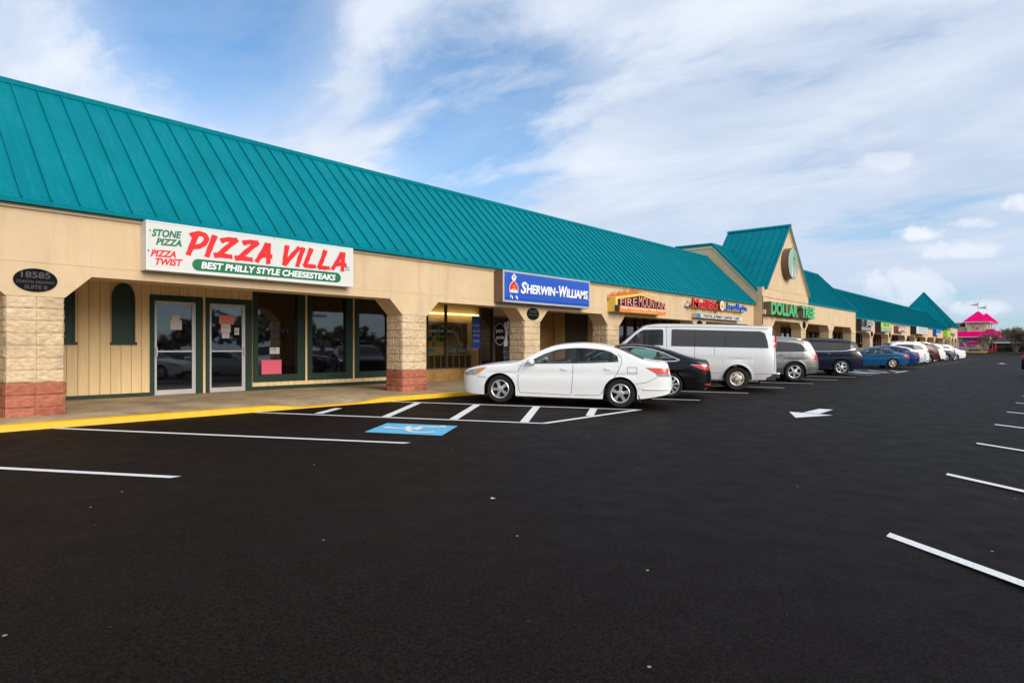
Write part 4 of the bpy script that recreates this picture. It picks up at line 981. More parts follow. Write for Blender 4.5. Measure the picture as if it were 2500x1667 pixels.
T = small('s', 'small white sign with red lettering on the far wing', 71.6, 75.4, 3.07, 3.68, -12.45, 'white', 'brownmetal')
lt(T, 'PETS', (71.9, 3.38, 74.9, 3.62), -12.45, 'red', offset=.02); lt(T, 'GROOMING', (72.3, 3.14, 74.6, 3.28), -12.45, 'black')
T = small('s', 'cream letter board sign with rows of dark characters on the far wing', 80.2, 87.6, 3.02, 3.86, -12.3, 'white', 'black')
for i in range(3): lt(T, ('SPRING HOURS', 'OPEN 10 TO 5', 'GIFTS & MORE')[i], (81.8, 3.62 - i * .2, 86.6, 3.75 - i * .2), -12.305, 'grey')
T = small('s', 'blue panel sign near the far end of the arcade', 95.2, 99, 3.1, 3.84, -12.5, 'bluelet', 'blue')
mb = MB(); mb.box((-12.505, 95.4, 3.14), (-12.493, 98.9, 3.34), M['paper']); T.part(mb, 'lower_panel')
T = Thing('shop_sign', (-12.5, 105, 3.0), 'lime green upright sign with grey letters at the far end', 'sign', 'signs on the arcade fascia')
mb = MB(); mb.box((-12.87, 103.8, 2.98), (-12.35, 106.2, 3.88), M['lime']); T.part(mb, 'cabinet'); lt(T, 'egg', (107.9, 3.15, 111.0, 3.62), -12.42, 'grey', offset=.03, depth=.12, sm='darkmetal')

# oval address plaques
def plaque(y, z, x, l1, l2, l3, ry=.30, rz=.19, lab=''):
    mb = MB(); mb.prism(ell(y, z, ry, rz, 40, x), (.025, 0, 0), M['plaque']); o = solo(mb, 'address_plaque', lab, 'plaque', 'oval address plaques', loc=(x, y, z))
    if l1:
        for s, b in ((l1, (y - .20, z + .03, y + .20, z + .135)), (l2, (y - .265, z - .055, y + .265, z - .01)), (l3, (y - .155, z - .15, y + .155, z - .085))):
            if s: m2 = MB(); letter(m2, s, b, x + .025, M['plaquelet'], depth=.006, offset=.02); m2.build('lettering', o, off=(x, y, z))
plaque(2.95, 2.65, XF + .001, '18585', 'COASTAL HIGHWAY', 'SUITE 8', lab='black oval address plaque above the nearest cream and red pillar')
plaque(15.96, 2.61, XF + .001, '18585', 'COASTAL HIGHWAY', '', lab='black address plaque on the pillar under the blue paint sign')
plaque(28.15, 2.60, XF + .001, '', '', '', lab='dark oval plaque just above the roof of the white van')
plaque(42.1, 2.95, XB + .001, '', '', '', lab='dark oval plaque below the green letters of the gabled block', rz=.22)
for y, l in ((62.4, 'first'), (69.8, 'second'), (83.7, 'third')): plaque(y, 2.72, XF + .001, '', '', '', rz=.24, ry=.4, lab='dark oval plaque, %s one on the far wing of the arcade' % l)

# notices stuck on the doors and windows
def notice(y0, y1, z0, z1, m, lab, lines=(), x=XW - .03, tm='red'):
    mb = MB(); mb.box((x - .002, y0, z0), (x + .003, y1, z1), M[m]); o = solo(mb, 'paper_notice', lab, 'notice', 'paper notices on the glass', loc=(x, y0, z0))
    for s, a, b, c, d, k in lines:
        m2 = MB(); letter(m2, s, (y0 + (y1 - y0) * a, z0 + (z1 - z0) * b, y0 + (y1 - y0) * c, z0 + (z1 - z0) * d), x + .003, M[k], depth=.001); m2.build('lettering', o, off=(x, y0, z0))
notice(6.37, 6.55, 2.20, 2.33, 'paper', 'small white notice with a red heading on the left door', [('NOTICE', .2, .78, .8, .9, 'red')], x=XW - .032)
notice(6.335, 6.60, 1.97, 2.20, 'paper', 'larger white notice below the small one on the left door', [('HOURS', .1, .75, .5, .85, 'whiteedge')], x=XW - .0315)
notice(7.50, 7.88, 2.14, 2.36, 'salmon', 'salmon pink sheet at the top of the right door', x=XW - .0315)
notice(7.545, 7.79, 1.93, 2.135, 'paper', 'white notice with a red stop sign on the right door', [('STOP', .08, .45, .45, .7, 'red'), ('LOOK', .55, .55, .9, .7, 'maroon')], x=XW - .0315)
notice(7.57, 7.76, 1.78, 1.925, 'paper', 'small white notice under the stop notice on the right door', [('NOTICE', .2, .75, .8, .9, 'red')], x=XW - .0315)
notice(7.89, 8.01, 1.87, 2.05, 'paper', 'narrow white sticker at the right edge of the right door', [('P', .25, .2, .75, .6, 'black')], x=XW - .0315)
XG = XW - .048
notice(8.63, 9.20, .84, 1.22, 'pink', 'bright pink sheet at the bottom of the first shop window', [('WE ARE OPEN', .15, .82, .8, .9, 'salmon'), ('CALL AHEAD', .1, .6, .6, .66, 'salmon')], x=XG)
notice(8.86, 9.14, 1.38, 1.55, 'white', 'white closed sign above the pink sheet in the first window', [('CLOSED', .05, .5, .68, .9, 'black'), ('please come again', .05, .15, .65, .3, 'black')], x=XG)
def glow(s, box, m, lab, name, cat, **k):
    mb = MB(); letter(mb, s, box, XG, M[m], depth=.004, **k); solo(mb, name, lab, cat, loc=(XG, box[0], box[1]))
M['dimblue'] = mat('unlit_blue_letters', (.012, .012, .05), .4); M['dimgrey'] = mat('unlit_neon_tube', (.04, .035, .033), .4)
glow('ATM', (8.86, 1.93, 9.40, 2.05), 'dimblue', 'dim blue ATM letters behind the first shop window', 'window_letters', 'lettering', offset=.02)
glow('OPEN', (10.28, 1.58, 10.75, 1.74), 'dimgrey', 'unlit OPEN neon script in the second shop window', 'neon_sign', 'sign', shear=.2, offset=-.01)
glow('Budweiser', (10.15, 2.40, 10.62, 2.53), 'dimgrey', 'unlit beer neon in the upper second shop window', 'neon_sign', 'sign', shear=.2, offset=-.01)

# inside the paint shop
random.seed(3)
def shelf(y, x, lab, cols, w=1.0, h=1.9, rows=5):
    T = Thing('display_shelf', (x, y, .45), lab, 'shelf', 'paint shop shelves'); mb = MB()
    mb.box((x - .4, y - w / 2, .45), (x - .36, y + w / 2, .45 + h), M['brownframe'])
    for r in range(rows): mb.box((x - .4, y - w / 2, .55 + r * h / rows), (x, y + w / 2, .58 + r * h / rows), M['grey'])
    for s in (-1, 1): mb.box((x - .4, y + s * w / 2 - .02, .45), (x, y + s * w / 2 + .02, .45 + h), M['brownframe'])
    T.part(mb, 'rack'); mb = MB()
    for r in range(rows):
        n = int(w / .19)
        for i in range(n):
            yy = y - w / 2 + .06 + i * (w - .1) / n; mb.lathe([(0, .58 + r * h / rows), (.075, .58 + r * h / rows), (.075, .78 + r * h / rows), (0, .79 + r * h / rows)], M[random.choice(cols)], n=10, axis='z', c=(x - .12, yy + .07, 0))
    T.part(mb, 'paint_tins')
shelf(15.0, -17.6, 'shelf of orange and yellow tins inside the paint shop window', ['orange', 'yellow', 'flame'], 1.1, 1.9)
shelf(16.2, -17.9, 'shelf of green and pale tins in the middle of the paint shop', ['lime', 'mint', 'tgreen', 'yellow'], 1.2, 2.0)
shelf(17.3, -18.4, 'shelf of yellow tins at the back of the paint shop', ['yellow', 'lime'], 1.0, 2.1)
T = Thing('colour_display', (-17.1, 16, .45), 'bright colour swatch display wall inside the paint shop window', 'display'); mb = MB()
mb.box((-17.16, 14.5, .45), (-17.10, 17.3, 2.45), M['trim']); T.part(mb, 'board'); mb = MB(); cols_ = ['orange', 'lime', 'mint', 'yellow', 'tgreen', 'roof', 'blue_line', 'soffit', 'paper', 'flame']
for i in range(14):
    for j in range(7):
        if random.random() < .82: mb.box((-17.10, 14.55 + i * .195, 1.0 + j * .195), (-17.06, 14.55 + i * .195 + random.uniform(.1, .18), 1.0 + j * .195 + random.uniform(.1, .18)), M[cols_[(i // 2 + j // 3 + random.randint(0, 2)) % 10]])
T.part(mb, 'swatches')
mb = MB(); mb.box((-16.55, 14.7, .45), (-16.5, 16.9, 1.28), M['brownframe'])
for i in range(8): mb.box((-16.5, 14.75 + i * .3, .5), (-16.47, 14.78 + i * .3, 1.3), M['alu'])
mb.box((-16.52, 14.7, 1.28), (-16.46, 16.9, 1.31), M['alu']); solo(mb, 'display_rail', 'low grey display rail inside the paint shop window', 'rail', loc=(-16.5, 15.8, .45))
mb = MB(); mb.box((XW + .02, 16.50, 1.52), (XW + .03, 16.93, 2.66), M['blue']); o = solo(mb, 'window_banner', 'tall blue banner hanging in the paint shop window', 'banner', loc=(XW, 16.7, 1.52))
for i, (s, a) in enumerate((('PAINT', 2.3), ('40% OFF', 2.1), ('SUPER SALE', 1.95), ('OPEN SUNDAY', 1.75))):
    m2 = MB(); letter(m2, s, (16.55, a, 16.88, a + .07), XW + .031, M['wlet'], depth=.002); m2.build('lettering', o, off=(XW, 16.7, 1.52))
mb = MB(); mb.prism(ell(17.98, 2.05, .33, .42, 40, XW + .012), (.012, 0, 0), M['grey']); mb.prism(ell(17.98, 2.05, .29, .38, 40, XW + .020), (.008, 0, 0), M['plaque']); o = solo(mb, 'round_sticker', 'dark oval paint perks sticker beside the paint shop door', 'sticker', loc=(XW, 17.98, 2.05))
for s, b in (('paint', (17.78, 2.07, 18.16, 2.25)), ('perks', (17.80, 1.83, 18.22, 2.01))): m2 = MB(); letter(m2, s, b, XW + .029, M['wlet'], depth=.002, offset=-.005); m2.build('lettering', o, off=(XW, 17.98, 2.05))
mb = MB(); mb.box((XW + .012, 18.22, 1.6), (XW + .018, 18.42, 2.5), M['paper']); solo(mb, 'paper_notice', 'tall white hours sheet on the paint shop door', 'notice', 'paper notices on the glass', loc=(XW, 18.3, 1.6))
M['tube'] = mat('lit_tube', (1, .86, .55), .5, emit=3.5)
mb = MB(); mb.box((-17.6, 14.6, 2.78), (-17.5, 18.4, 2.83), M['tube']); solo(mb, 'ceiling_tube_light', 'lit strip lamp hanging inside the paint shop', 'lamp', loc=(-17.55, 16.5, 2.8))

# ------------------------------------------------------------------ vehicles
def pchip(pts):
    xs = [p[0] for p in pts]; ys = [p[1] for p in pts]; n = len(xs)
    h = [xs[i + 1] - xs[i] for i in range(n - 1)]; d = [(ys[i + 1] - ys[i]) / h[i] for i in range(n - 1)]
    m = [0.0] * n
    if n == 2: m = [d[0], d[0]]
    else:
        for i in range(1, n - 1):
            if d[i - 1] * d[i] > 0:
                w1 = 2 * h[i] + h[i - 1]; w2 = h[i] + 2 * h[i - 1]; m[i] = (w1 + w2) / (w1 / d[i - 1] + w2 / d[i])
        m[0], m[-1] = d[0], d[-1]
    def f(x):
        if x <= xs[0]: return ys[0]
        if x >= xs[-1]: return ys[-1]
        lo, hi = 0, n - 1
        while hi - lo > 1:
            k = (lo + hi) // 2
            if xs[k] <= x: lo = k
            else: hi = k
        t = (x - xs[lo]) / h[lo]; a = (1 + 2 * t) * (1 - t) ** 2; b = t * (1 - t) ** 2; c = t * t * (3 - 2 * t); e = t * t * (t - 1)
        return a * ys[lo] + b * h[lo] * m[lo] + c * ys[lo + 1] + e * h[lo] * m[lo + 1]
    return f
def lin(pts):
    def f(x):
        if x <= pts[0][0]: return pts[0][1]
        for (a, b), (c, d) in zip(pts, pts[1:]):
            if x <= c: return b + (d - b) * (x - a) / (c - a) if c > a else d
        return pts[-1][1]
    return f

def tinted(name, col, ior=1.55):
    m = bpy.data.materials.new(name); m.use_nodes = True; t = m.node_tree; t.nodes.clear()
    a = t.nodes.new('ShaderNodeBsdfTransparent'); a.inputs[0].default_value = (*col, 1); b = t.nodes.new('ShaderNodeBsdfGlossy'); b.inputs['Roughness'].default_value = .015
    f = t.nodes.new('ShaderNodeFresnel'); f.inputs[0].default_value = ior; x = t.nodes.new('ShaderNodeMixShader'); o = t.nodes.new('ShaderNodeOutputMaterial')
    g = t.nodes.new('ShaderNodeNewGeometry'); s = t.nodes.new('ShaderNodeMath'); s.operation = 'MULTIPLY_ADD'; s.inputs[1].default_value = -1; s.inputs[2].default_value = 1; t.links.new(g.outputs['Backfacing'], s.inputs[0]); k = t.nodes.new('ShaderNodeMath'); k.operation = 'MULTIPLY'; t.links.new(s.outputs[0], k.inputs[0]); t.links.new(f.outputs[0], k.inputs[1]); t.links.new(k.outputs[0], x.inputs[0]); t.links.new(a.outputs[0], x.inputs[1]); t.links.new(b.outputs[0], x.inputs[2]); t.links.new(x.outputs[0], o.inputs[0]); return m
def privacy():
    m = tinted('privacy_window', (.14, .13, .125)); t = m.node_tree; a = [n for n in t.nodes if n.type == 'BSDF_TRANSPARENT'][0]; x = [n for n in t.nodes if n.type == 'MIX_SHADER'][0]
    d = t.nodes.new('ShaderNodeBsdfDiffuse'); d.inputs[0].default_value = (.075, .068, .064, 1); q = t.nodes.new('ShaderNodeMixShader'); q.inputs[0].default_value = .7  # grey diffuse imitates sky and surroundings reflected in the dark glass
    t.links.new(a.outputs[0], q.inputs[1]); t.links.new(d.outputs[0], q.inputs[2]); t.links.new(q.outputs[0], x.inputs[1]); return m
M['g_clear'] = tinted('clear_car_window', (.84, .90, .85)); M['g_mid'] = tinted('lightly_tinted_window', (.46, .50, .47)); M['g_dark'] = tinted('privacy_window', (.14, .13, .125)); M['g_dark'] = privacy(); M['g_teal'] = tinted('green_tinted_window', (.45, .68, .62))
M['seat'] = mat('grey_seat_fabric', (.20, .19, .17), .9); M['cabin'] = mat('cabin_lining', (.24, .22, .20), .9)

class Shape:
    def __init__(s, sp):
        s.sp = sp; s.L = sp['L']; s.W = sp['W']; s.top = pchip(sp['top']); s.bot = pchip(sp['bot']); s.belt = pchip(sp['belt']); s.plan = pchip(sp['plan'])
        s.tum = sp.get('tum', .36); s.rad = pchip(sp.get('rad', [(0, .05), (.5, .07), (1.4, .07), (2.2, .10), (s.L - .3, .09), (s.L, .04)])); s.crown = pchip(sp.get('crown', [(0, .03), (1, .04), (2.4, .03), (s.L, .03)]))
        s.zm = sp.get('zm', .62); s.crease = sp.get('crease', .78)
    def raw(s, x, z):
        w = s.W / 2 * s.plan(x); zb = s.belt(x)
        y = w - s.sp.get('tuck', .16) * max(0, s.zm - z) ** 2 - .22 * max(0, min(z, zb) - s.zm) ** 2
        c = s.crease + .03 * (x - s.L / 2) / s.L * 2
        mid = max(0, min(1, min((x - .5) / .6, (s.L - .35 - x) / .6)))
        y -= mid * (.020 * math.exp(-((z - c + .05) / .035) ** 2) + .010 * math.exp(-((z - .36) / .06) ** 2))
        if z > zb: y -= s.tum * (z - zb) + .10 * (z - zb) ** 2
        return max(.02, y)
    def lims(s, x):
        zt = s.top(x); zb0 = s.bot(x); cr = s.crown(x); r = min(s.rad(x), max(.008, (zt - cr - zb0) * .35)); return zt, zb0, cr, r
    def side(s, x, z):
        zt, _, cr, r = s.lims(x); zc = zt - cr - r
        if z <= zc: return s.raw(x, z)
        y1 = s.raw(x, zc); k = min(1, (z - zc) / r); return y1 - r + r * math.sqrt(max(0, 1 - k * k))
    def z0(s, x):
        z = s.bot(x)
        for c in s.sp['axles']:
            d = abs(x - c); Ra = s.sp['arch']
            if d < Ra: z = max(z, s.sp['wr'] + math.sqrt(Ra * Ra - d * d))
        return z
    def topz(s, x, y):
        zt, _, cr, r = s.lims(x); ye = max(.05, s.raw(x, zt - cr - r) - r); return zt - cr * min(1, (y / ye)) ** 2
    def yedge(s, x):
        zt, _, cr, r = s.lims(x); return s.raw(x, zt - cr - r) - r

def make_car(name, sp, label, pt, loc=None, heading=209.0, group='cars parked along the shop front'):
    S = Shape(sp); L = S.L; ra = sp['axles'][1]; far = sp.get('far', False)
    root = empty(name, (0, 0, 0), label, sp.get('cat', 'car'), group)
    X = lambda x: ra - x
    # stations
    st = set()
    N = 34 if far else 64
    for i in range(N + 1): st.add(round(L * i / N, 4))
    for a in (.004, .012, .025, .045, .07, .1, .15): st.add(a); st.add(round(L - a, 4))
    for c in sp['axles']:
        for i in range(0, 25): st.add(round(c + sp['arch'] * math.cos(math.pi * i / 24) * .9999, 4))
    wtop = lin(sp['wtop']); w0, w1 = sp['wtop'][0][0], sp['wtop'][-1][0]
    for p in sp['wtop']: st.add(round(p[0], 4))
    ws0, ws1 = sp['wind']; rs0, rs1 = sp['rear']
    for a in (ws0, ws1, rs0, rs1): st.add(round(a, 4))
    for a, b in sp['splits']: st.add(a); st.add(b)
    for p in sp['top']: st.add(round(p[0], 4))
    st = sorted(x for x in st if 0 <= x <= L)
    st = [x for i, x in enumerate(st) if i == 0 or x - st[i - 1] > .0015]
    rows = []; KS, KW, KF = 11, 3, 5
    for x in st:
        zt, _, cr, r = S.lims(x); zc = zt - cr - r; zb = S.z0(x); belt = S.belt(x) + .006
        zb = min(zb, zc - .012); wb = min(belt, zc - .006); wb = max(wb, zb + .004)
        wt = wtop(x) if w0 <= x <= w1 else wb; wt = min(max(wt, wb + .0008), zc - .002) if w0 < x < w1 else wb + .0008
        wt = max(wt, wb + .0004)
        yb = S.raw(x, zb); P = [(0, zb), (yb * .6, zb), (yb - .012, zb)]
        for i in range(KS): z = zb + (wb - zb) * i / (KS - 1); P.append((S.raw(x, z), z))
        for i in range(1, KW + 1): z = wb + (wt - wb) * i / KW; P.append((S.raw(x, z), z))
        if zc > wt + .001: P.append((S.raw(x, (wt + zc) / 2), (wt + zc) / 2))
        else: P.append((S.raw(x, wt), wt))
        y1 = S.raw(x, zc)
        for i in range(KF): a = math.pi / 2 * i / (KF - 1); P.append((y1 - r + r * math.cos(a), zc + r * math.sin(a)))
        ye = max(.01, y1 - r); yg = max(.006, ye - sp.get('gm', .05))
        for y in (yg, yg * .66, yg * .33, 0): P.append((min(y, ye), zt - cr * (y / ye) ** 2))
        rows.append(P)
    nP = len(rows[0]); iw0 = 3 + KS - 1; iw1 = iw0 + KW; ig = nP - 4
    body = MB(); wins = {}; wind = MB(); rearg = MB()
    def add(mb, quad, m): mb.poly(quad, m)
    gside = sp['gside']
    for sg in (1, -1):
        for k in range(len(st) - 1):
            a, b = st[k], st[k + 1]; xm = (a + b) / 2
            for j in range(nP - 1):
                q = [(X(a), sg * rows[k][j][0], rows[k][j][1]), (X(b), sg * rows[k + 1][j][0], rows[k + 1][j][1]), (X(b), sg * rows[k + 1][j + 1][0], rows[k + 1][j + 1][1]), (X(a), sg * rows[k][j + 1][0], rows[k][j + 1][1])]
                if j < 2: add(body, q, M['wheelwell'])
                elif iw0 <= j < iw1 and w0 <= xm <= w1:
                    if any(u <= xm <= v for u, v in sp['splits']): add(body, q, M['black'])
                    else:
                        idx = sum(1 for u, v in sp['splits'] if xm > v)
                        wins.setdefault((sg, idx), MB()).poly(q, M[gside[min(idx, len(gside) - 1)]])
                elif j >= ig and ws0 <= xm <= ws1: add(wind, q, M[sp.get('gwind', 'g_mid')])
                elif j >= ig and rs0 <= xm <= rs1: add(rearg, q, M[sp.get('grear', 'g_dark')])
                elif sp.get('roofcol') and j >= ig - 3 and xm > sp['roofcol'][0] and xm < sp['roofcol'][1]: add(body, q, M[sp['roofcol'][2]])
                elif sp.get('lowcol') and j >= 2 and max(p[2] for p in q) < sp['lowcol'][0]: add(body, q, M[sp['lowcol'][1]])
                else: add(body, q, pt)
        for k in (0, len(st) - 1):
            P = rows[k]; body.poly([(X(st[k]), sg * y, z) for y, z in P], pt)
    body.build('body', root, smooth=32)
    for i, mb in wins.items(): mb.build('side_window', root, smooth=32)
    wind.build('windscreen', root, smooth=32)
    if rearg.f: rearg.build('rear_window', root, smooth=32)
    # panels lying on the body side
    def panel(mb, up, lo, m, eps=.004, n=14, rws=4, sides=(1, -1)):
        fu, fl = lin(up), lin(lo); a, b = max(up[0][0], lo[0][0]), min(up[-1][0], lo[-1][0])
        xs = sorted(set([a + (b - a) * i / n for i in range(n + 1)] + [p[0] for p in up + lo if a <= p[0] <= b]))
        for sg in sides:
            G = []
            for x in xs:
                zl, zu = fl(x), fu(x); G.append([(X(x), sg * (S.side(x, zl + (zu - zl) * j / rws) + eps), zl + (zu - zl) * j / rws) for j in range(rws + 1)])
            mb.grid(G, m)
    def ribbon(mb, pts, w, m, eps=.003, sides=(1, -1), step=.04):
        P = [Vector(pts[0])]
        for a, b in zip(pts, pts[1:]):
            a = Vector(a); b = Vector(b); k = max(1, int((b - a).length / step))
            P += [a.lerp(b, (i + 1) / k) for i in range(k)]
        for sg in sides:
            G = []
            for i, p in enumerate(P):
                d = (P[min(i + 1, len(P) - 1)] - P[max(i - 1, 0)]).normalized(); nn = Vector((-d.y, d.x)) * w / 2
                G.append([(X(q.x), sg * (S.side(q.x, q.y) + eps), q.y) for q in (p - nn, p + nn)])
            mb.grid(G, m)
    for nm, ptsl in sp.get('seams', []):
        for sg in (1, -1):
            mb = MB()
            for pts in ptsl: ribbon(mb, pts, .009, M['groove_dark'], .0025, (sg,))
            mb.build(nm, root)
    for nm, up, lo, m in sp.get('panels', []):
        for sg in (1, -1): mb = MB(); panel(mb, up, lo, M[m], .005, sides=(sg,)); mb.build(nm, root, smooth=40)
    for nm, pts, w, m in sp.get('trims', []):
        mb = MB(); ribbon(mb, pts, w, M[m], .006); mb.build(nm, root, smooth=40)
    for x, z, m in sp.get('handles', []):
        for sg in (1, -1):
            mb = MB(); y = S.side(x, z); mm = pt if m == 'paint' else M[m]
            mb.grid([[(X(x - .1 + .2 * i / 8), sg * (y + .004 + .03 * math.sin(math.pi * i / 8) ** .5), z - .014 + .028 * j / 2) for j in range(3)] for i in range(9)], mm)
            mb.box((X(x + .1), sg * (y + .002), z - .010), (X(x - .1), sg * (y + .008), z + .016), M['plastic']) if m != 'paint' else None
            mb.build('door_handle', root, smooth=50)
    if 'mirror' in sp:
        x, z, c = sp['mirror']
        for sg in (1, -1):
            mb = MB(); y = S.side(x, z) ; n = 10; pm = pt if c == 'paint' else M[c]
            G = []
            for i in range(9):
                a = math.pi * i / 8; G.append([(X(x) + .085 * math.cos(a) + .01, sg * (y + .12 + .10 * math.sin(a) * math.cos(2 * math.pi * j / n)), z + .07 + .075 * math.sin(a) * math.sin(2 * math.pi * j / n)) for j in range(n + 1)])
            mb.grid(G, pm); mb.box((X(x) - .05, sg * (y - .02), z), (X(x) + .03, sg * (y + .06), z + .04), M['plastic']); mb.build('mirror', root, smooth=40)
    if sp.get('cladding'):
        mb = MB(); Rr = sp['arch']
        for sg in (1, -1):
            for c in sp['axles']:
                G = []
                for i in range(29):
                    a = -.22 + (math.pi + .44) * i / 28; row = []
                    for k in (0, .035, .07):
                        xx = c - (Rr + k) * math.cos(a); z = max(S.bot(xx), sp['wr'] + (Rr + k) * math.sin(a)); row.append((X(xx), sg * (S.side(min(max(xx, 0), L), z) + (.016 if k < .07 else .004)), z))
                    G.append(row)
                mb.grid(G, M[sp['cladding']])
        mb.build('wheel_arch_trim', root, smooth=40)
    if sp.get('rails'):
        a, b, zoff, m = sp['rails']
        mb = MB()
        for sg in (1, -1):
            pts = []
            for i in range(15):
                x = a + (b - a) * i / 14; y = S.yedge(x) - .06; h = zoff * min(1, math.sin(math.pi * i / 14) * 3); pts.append((X(x), sg * y, S.topz(x, y) + h))
            for p, q in zip(pts, pts[1:]): mb.tube(p, q, .018, .018, M[m], n=6)
        mb.build('roof_rail', root, smooth=50)
    for fn in sp.get('extra', []): fn(root, S, X, pt)
    # cabin
    mb = MB(); xi0, xi1 = sp['cabin']; hw = S.W / 2 - .16
    mb.box((X(xi0), -hw, .28), (X(xi1), hw, .40), M['cabin'])
    mb.box((X(xi0), -hw, .40), (X(xi0 + .35), hw, S.belt(xi0 + .4) - .03), M['cabin'])
    for x in sp['seats']:
        for sg in ((1, -1) if not sp.get('bench') else (1, 0, -1)):
            yy = sg * (.36 if not sp.get('bench') else .55); 
            mb.box((X(x), yy - .24, .4), (X(x + .5), yy + .24, .62), M['seat']); mb.box((X(x + .46), yy - .23, .6), (X(x + .6), yy + .23, sp.get('seatz', 1.06)), M['seat'])
            mb.box((X(x + .52), yy - .12, sp.get('seatz', 1.06) + .03), (X(x + .6), yy + .12, sp.get('seatz', 1.06) + .19), M['seat'])
    mb.build('cabin_interior', root, bevel=.03)
    mb = MB(); mb.box((X(.4), -S.W / 2 + .30, .20), (X(L - .45), S.W / 2 - .30, .62), M['wheelwell']); mb.build('underbody', root)
    # wheels
    wr, rr, tw = sp['wr'], sp['rim'], sp.get('tw', .215)
    style = sp['spokes']; rm = M[sp.get('alloy', 'alloy')]
    tyre = MB(); h = tw / 2
    tyre.lathe([(rr - .005, -h + .01), (rr + .02, -h), (wr - .035, -h - .004), (wr - .008, -h + .022), (wr, -h + .05), (wr, h - .05), (wr - .008, h - .022), (wr - .035, h + .004), (rr + .02, h), (rr - .005, h - .012)], M['rubber'], n=48)
    rim = MB()
    rim.lathe([(rr - .004, h - .010), (rr - .014, h - .004), (rr - .030, h - .012), (rr - .034, h - .05), (rr - .04, -h + .04)], rm, n=48)
    rim.lathe([(rr - .03, h - .085), (.0, h - .085)], M['wheelwell'], n=32)
    if style[0] == 'steel':
        rim.lathe([(rr - .03, h - .012), (rr - .06, h - .04), (.105, h - .025), (.10, h - .0), (.085, h + .02), (.06, h + .03), (0, h + .03)], rm, n=40)
        for i in range(style[1]):
            a = 2 * math.pi * (i + .25) / style[1]; c = Vector((math.cos(a), 0, math.sin(a))) * (rr * .70); t = Vector((-math.sin(a), 0, math.cos(a))); u = Vector((math.cos(a), 0, math.sin(a)))
            rim.poly([c + t * .04 * math.cos(b * math.pi / 8) + u * .02 * math.sin(b * math.pi / 8) + Vector((0, h - .026, 0)) for b in range(16)], M['wheelwell'])
        for i in range(8):
            a = 2 * math.pi * i / 8; c = Vector((math.cos(a) * .075, h + .03, math.sin(a) * .075)); rim.lathe([(.014, 0), (.014, .015), (0, .016)], M['plastic'], n=8, c=c)
    else:
        n_, wi, wo, pair = style[1], style[2], style[3], style[4]
        for i in range(n_):
            a = 2 * math.pi * (i + .25) / n_
            for da in ((-pair, pair) if pair else (0,)):
                u = Vector((math.cos(a + da * .0), 0, math.sin(a))); t = Vector((-math.sin(a), 0, math.cos(a)))
                o0 = t * (da * .5); o1 = t * (da * 1.0)
                p = [u * .045 + o0 - t * wi / 2, u * .045 + o0 + t * wi / 2, u * (rr - .02) + o1 + t * wo / 2, u * (rr - .02) + o1 - t * wo / 2]
                y0, y1 = h - .012, h - .02
                pts = [p[0] + Vector((0, y0, 0)), p[1] + Vector((0, y0, 0)), p[2] + Vector((0, y1, 0)), p[3] + Vector((0, y1, 0))]
                rim.prism(pts, (0, -.04, 0), rm)
        rim.lathe([(.075, h - .05), (.075, h - .012), (.06, h - .006), (.03, h - .006), (.028, h - .002), (0, h - .002)], rm, n=24)
        for i in range(5): a = 2 * math.pi * i / 5 + .3; rim.lathe([(.009, h - .006), (.009, h - .003), (0, h - .003)], M['wheelwell'], n=8, c=(.052 * math.cos(a), 0, .052 * math.sin(a)))
    yw = S.W / 2 - tw / 2 - sp.get('inset', .035)
    t0 = r0 = None
    for c in sp['axles']:
        for sg in (1, -1):
            if t0 is None:
                o = tyre.build('wheel', root, smooth=40); r_ = rim.build('rim', o, smooth=35); t0, r0 = o, r_
            else:
                o = t0.copy(); COL.objects.link(o); o.parent = root; r_ = r0.copy(); COL.objects.link(r_); r_.parent = o
            o.location = (X(c), sg * yw, wr); o.rotation_euler = (0, random.uniform(0, 6.28), 0 if sg > 0 else math.pi)
    # stand it on the sloping ground, near rear tyre on the given point
    hd = R(heading); lf = Vector((-math.sin(hd), math.cos(hd), 0)); p = Vector((loc[0], loc[1], 0)) - lf * (S.W / 2 - .06) * sp.get('sidesign', 1)
    p.z = gz(p.x, p.y)
    root.matrix_world = Matrix.Translation(p) @ Matrix.Rotation(.026 if p.x < 0 else 0, 4, 'Y') @ Matrix.Rotation(hd, 4, 'Z')
    return root
M['tailmid'] = mat('bright_red_tail_lens', (.66, .07, .045), .15, coat=.6)
M['groove_dark'] = mat('panel_gap', (.02, .02, .02), .9)
PLAN = lambda L: [(0, .56), (.02, .66), (.06, .76), (.14, .855), (.3, .93), (.6, .985), (1.0, 1.0), (L - 1.3, 1.0), (L - .7, .985), (L - .35, .94), (L - .16, .875), (L - .06, .79), (L - .02, .70), (L, .60)]
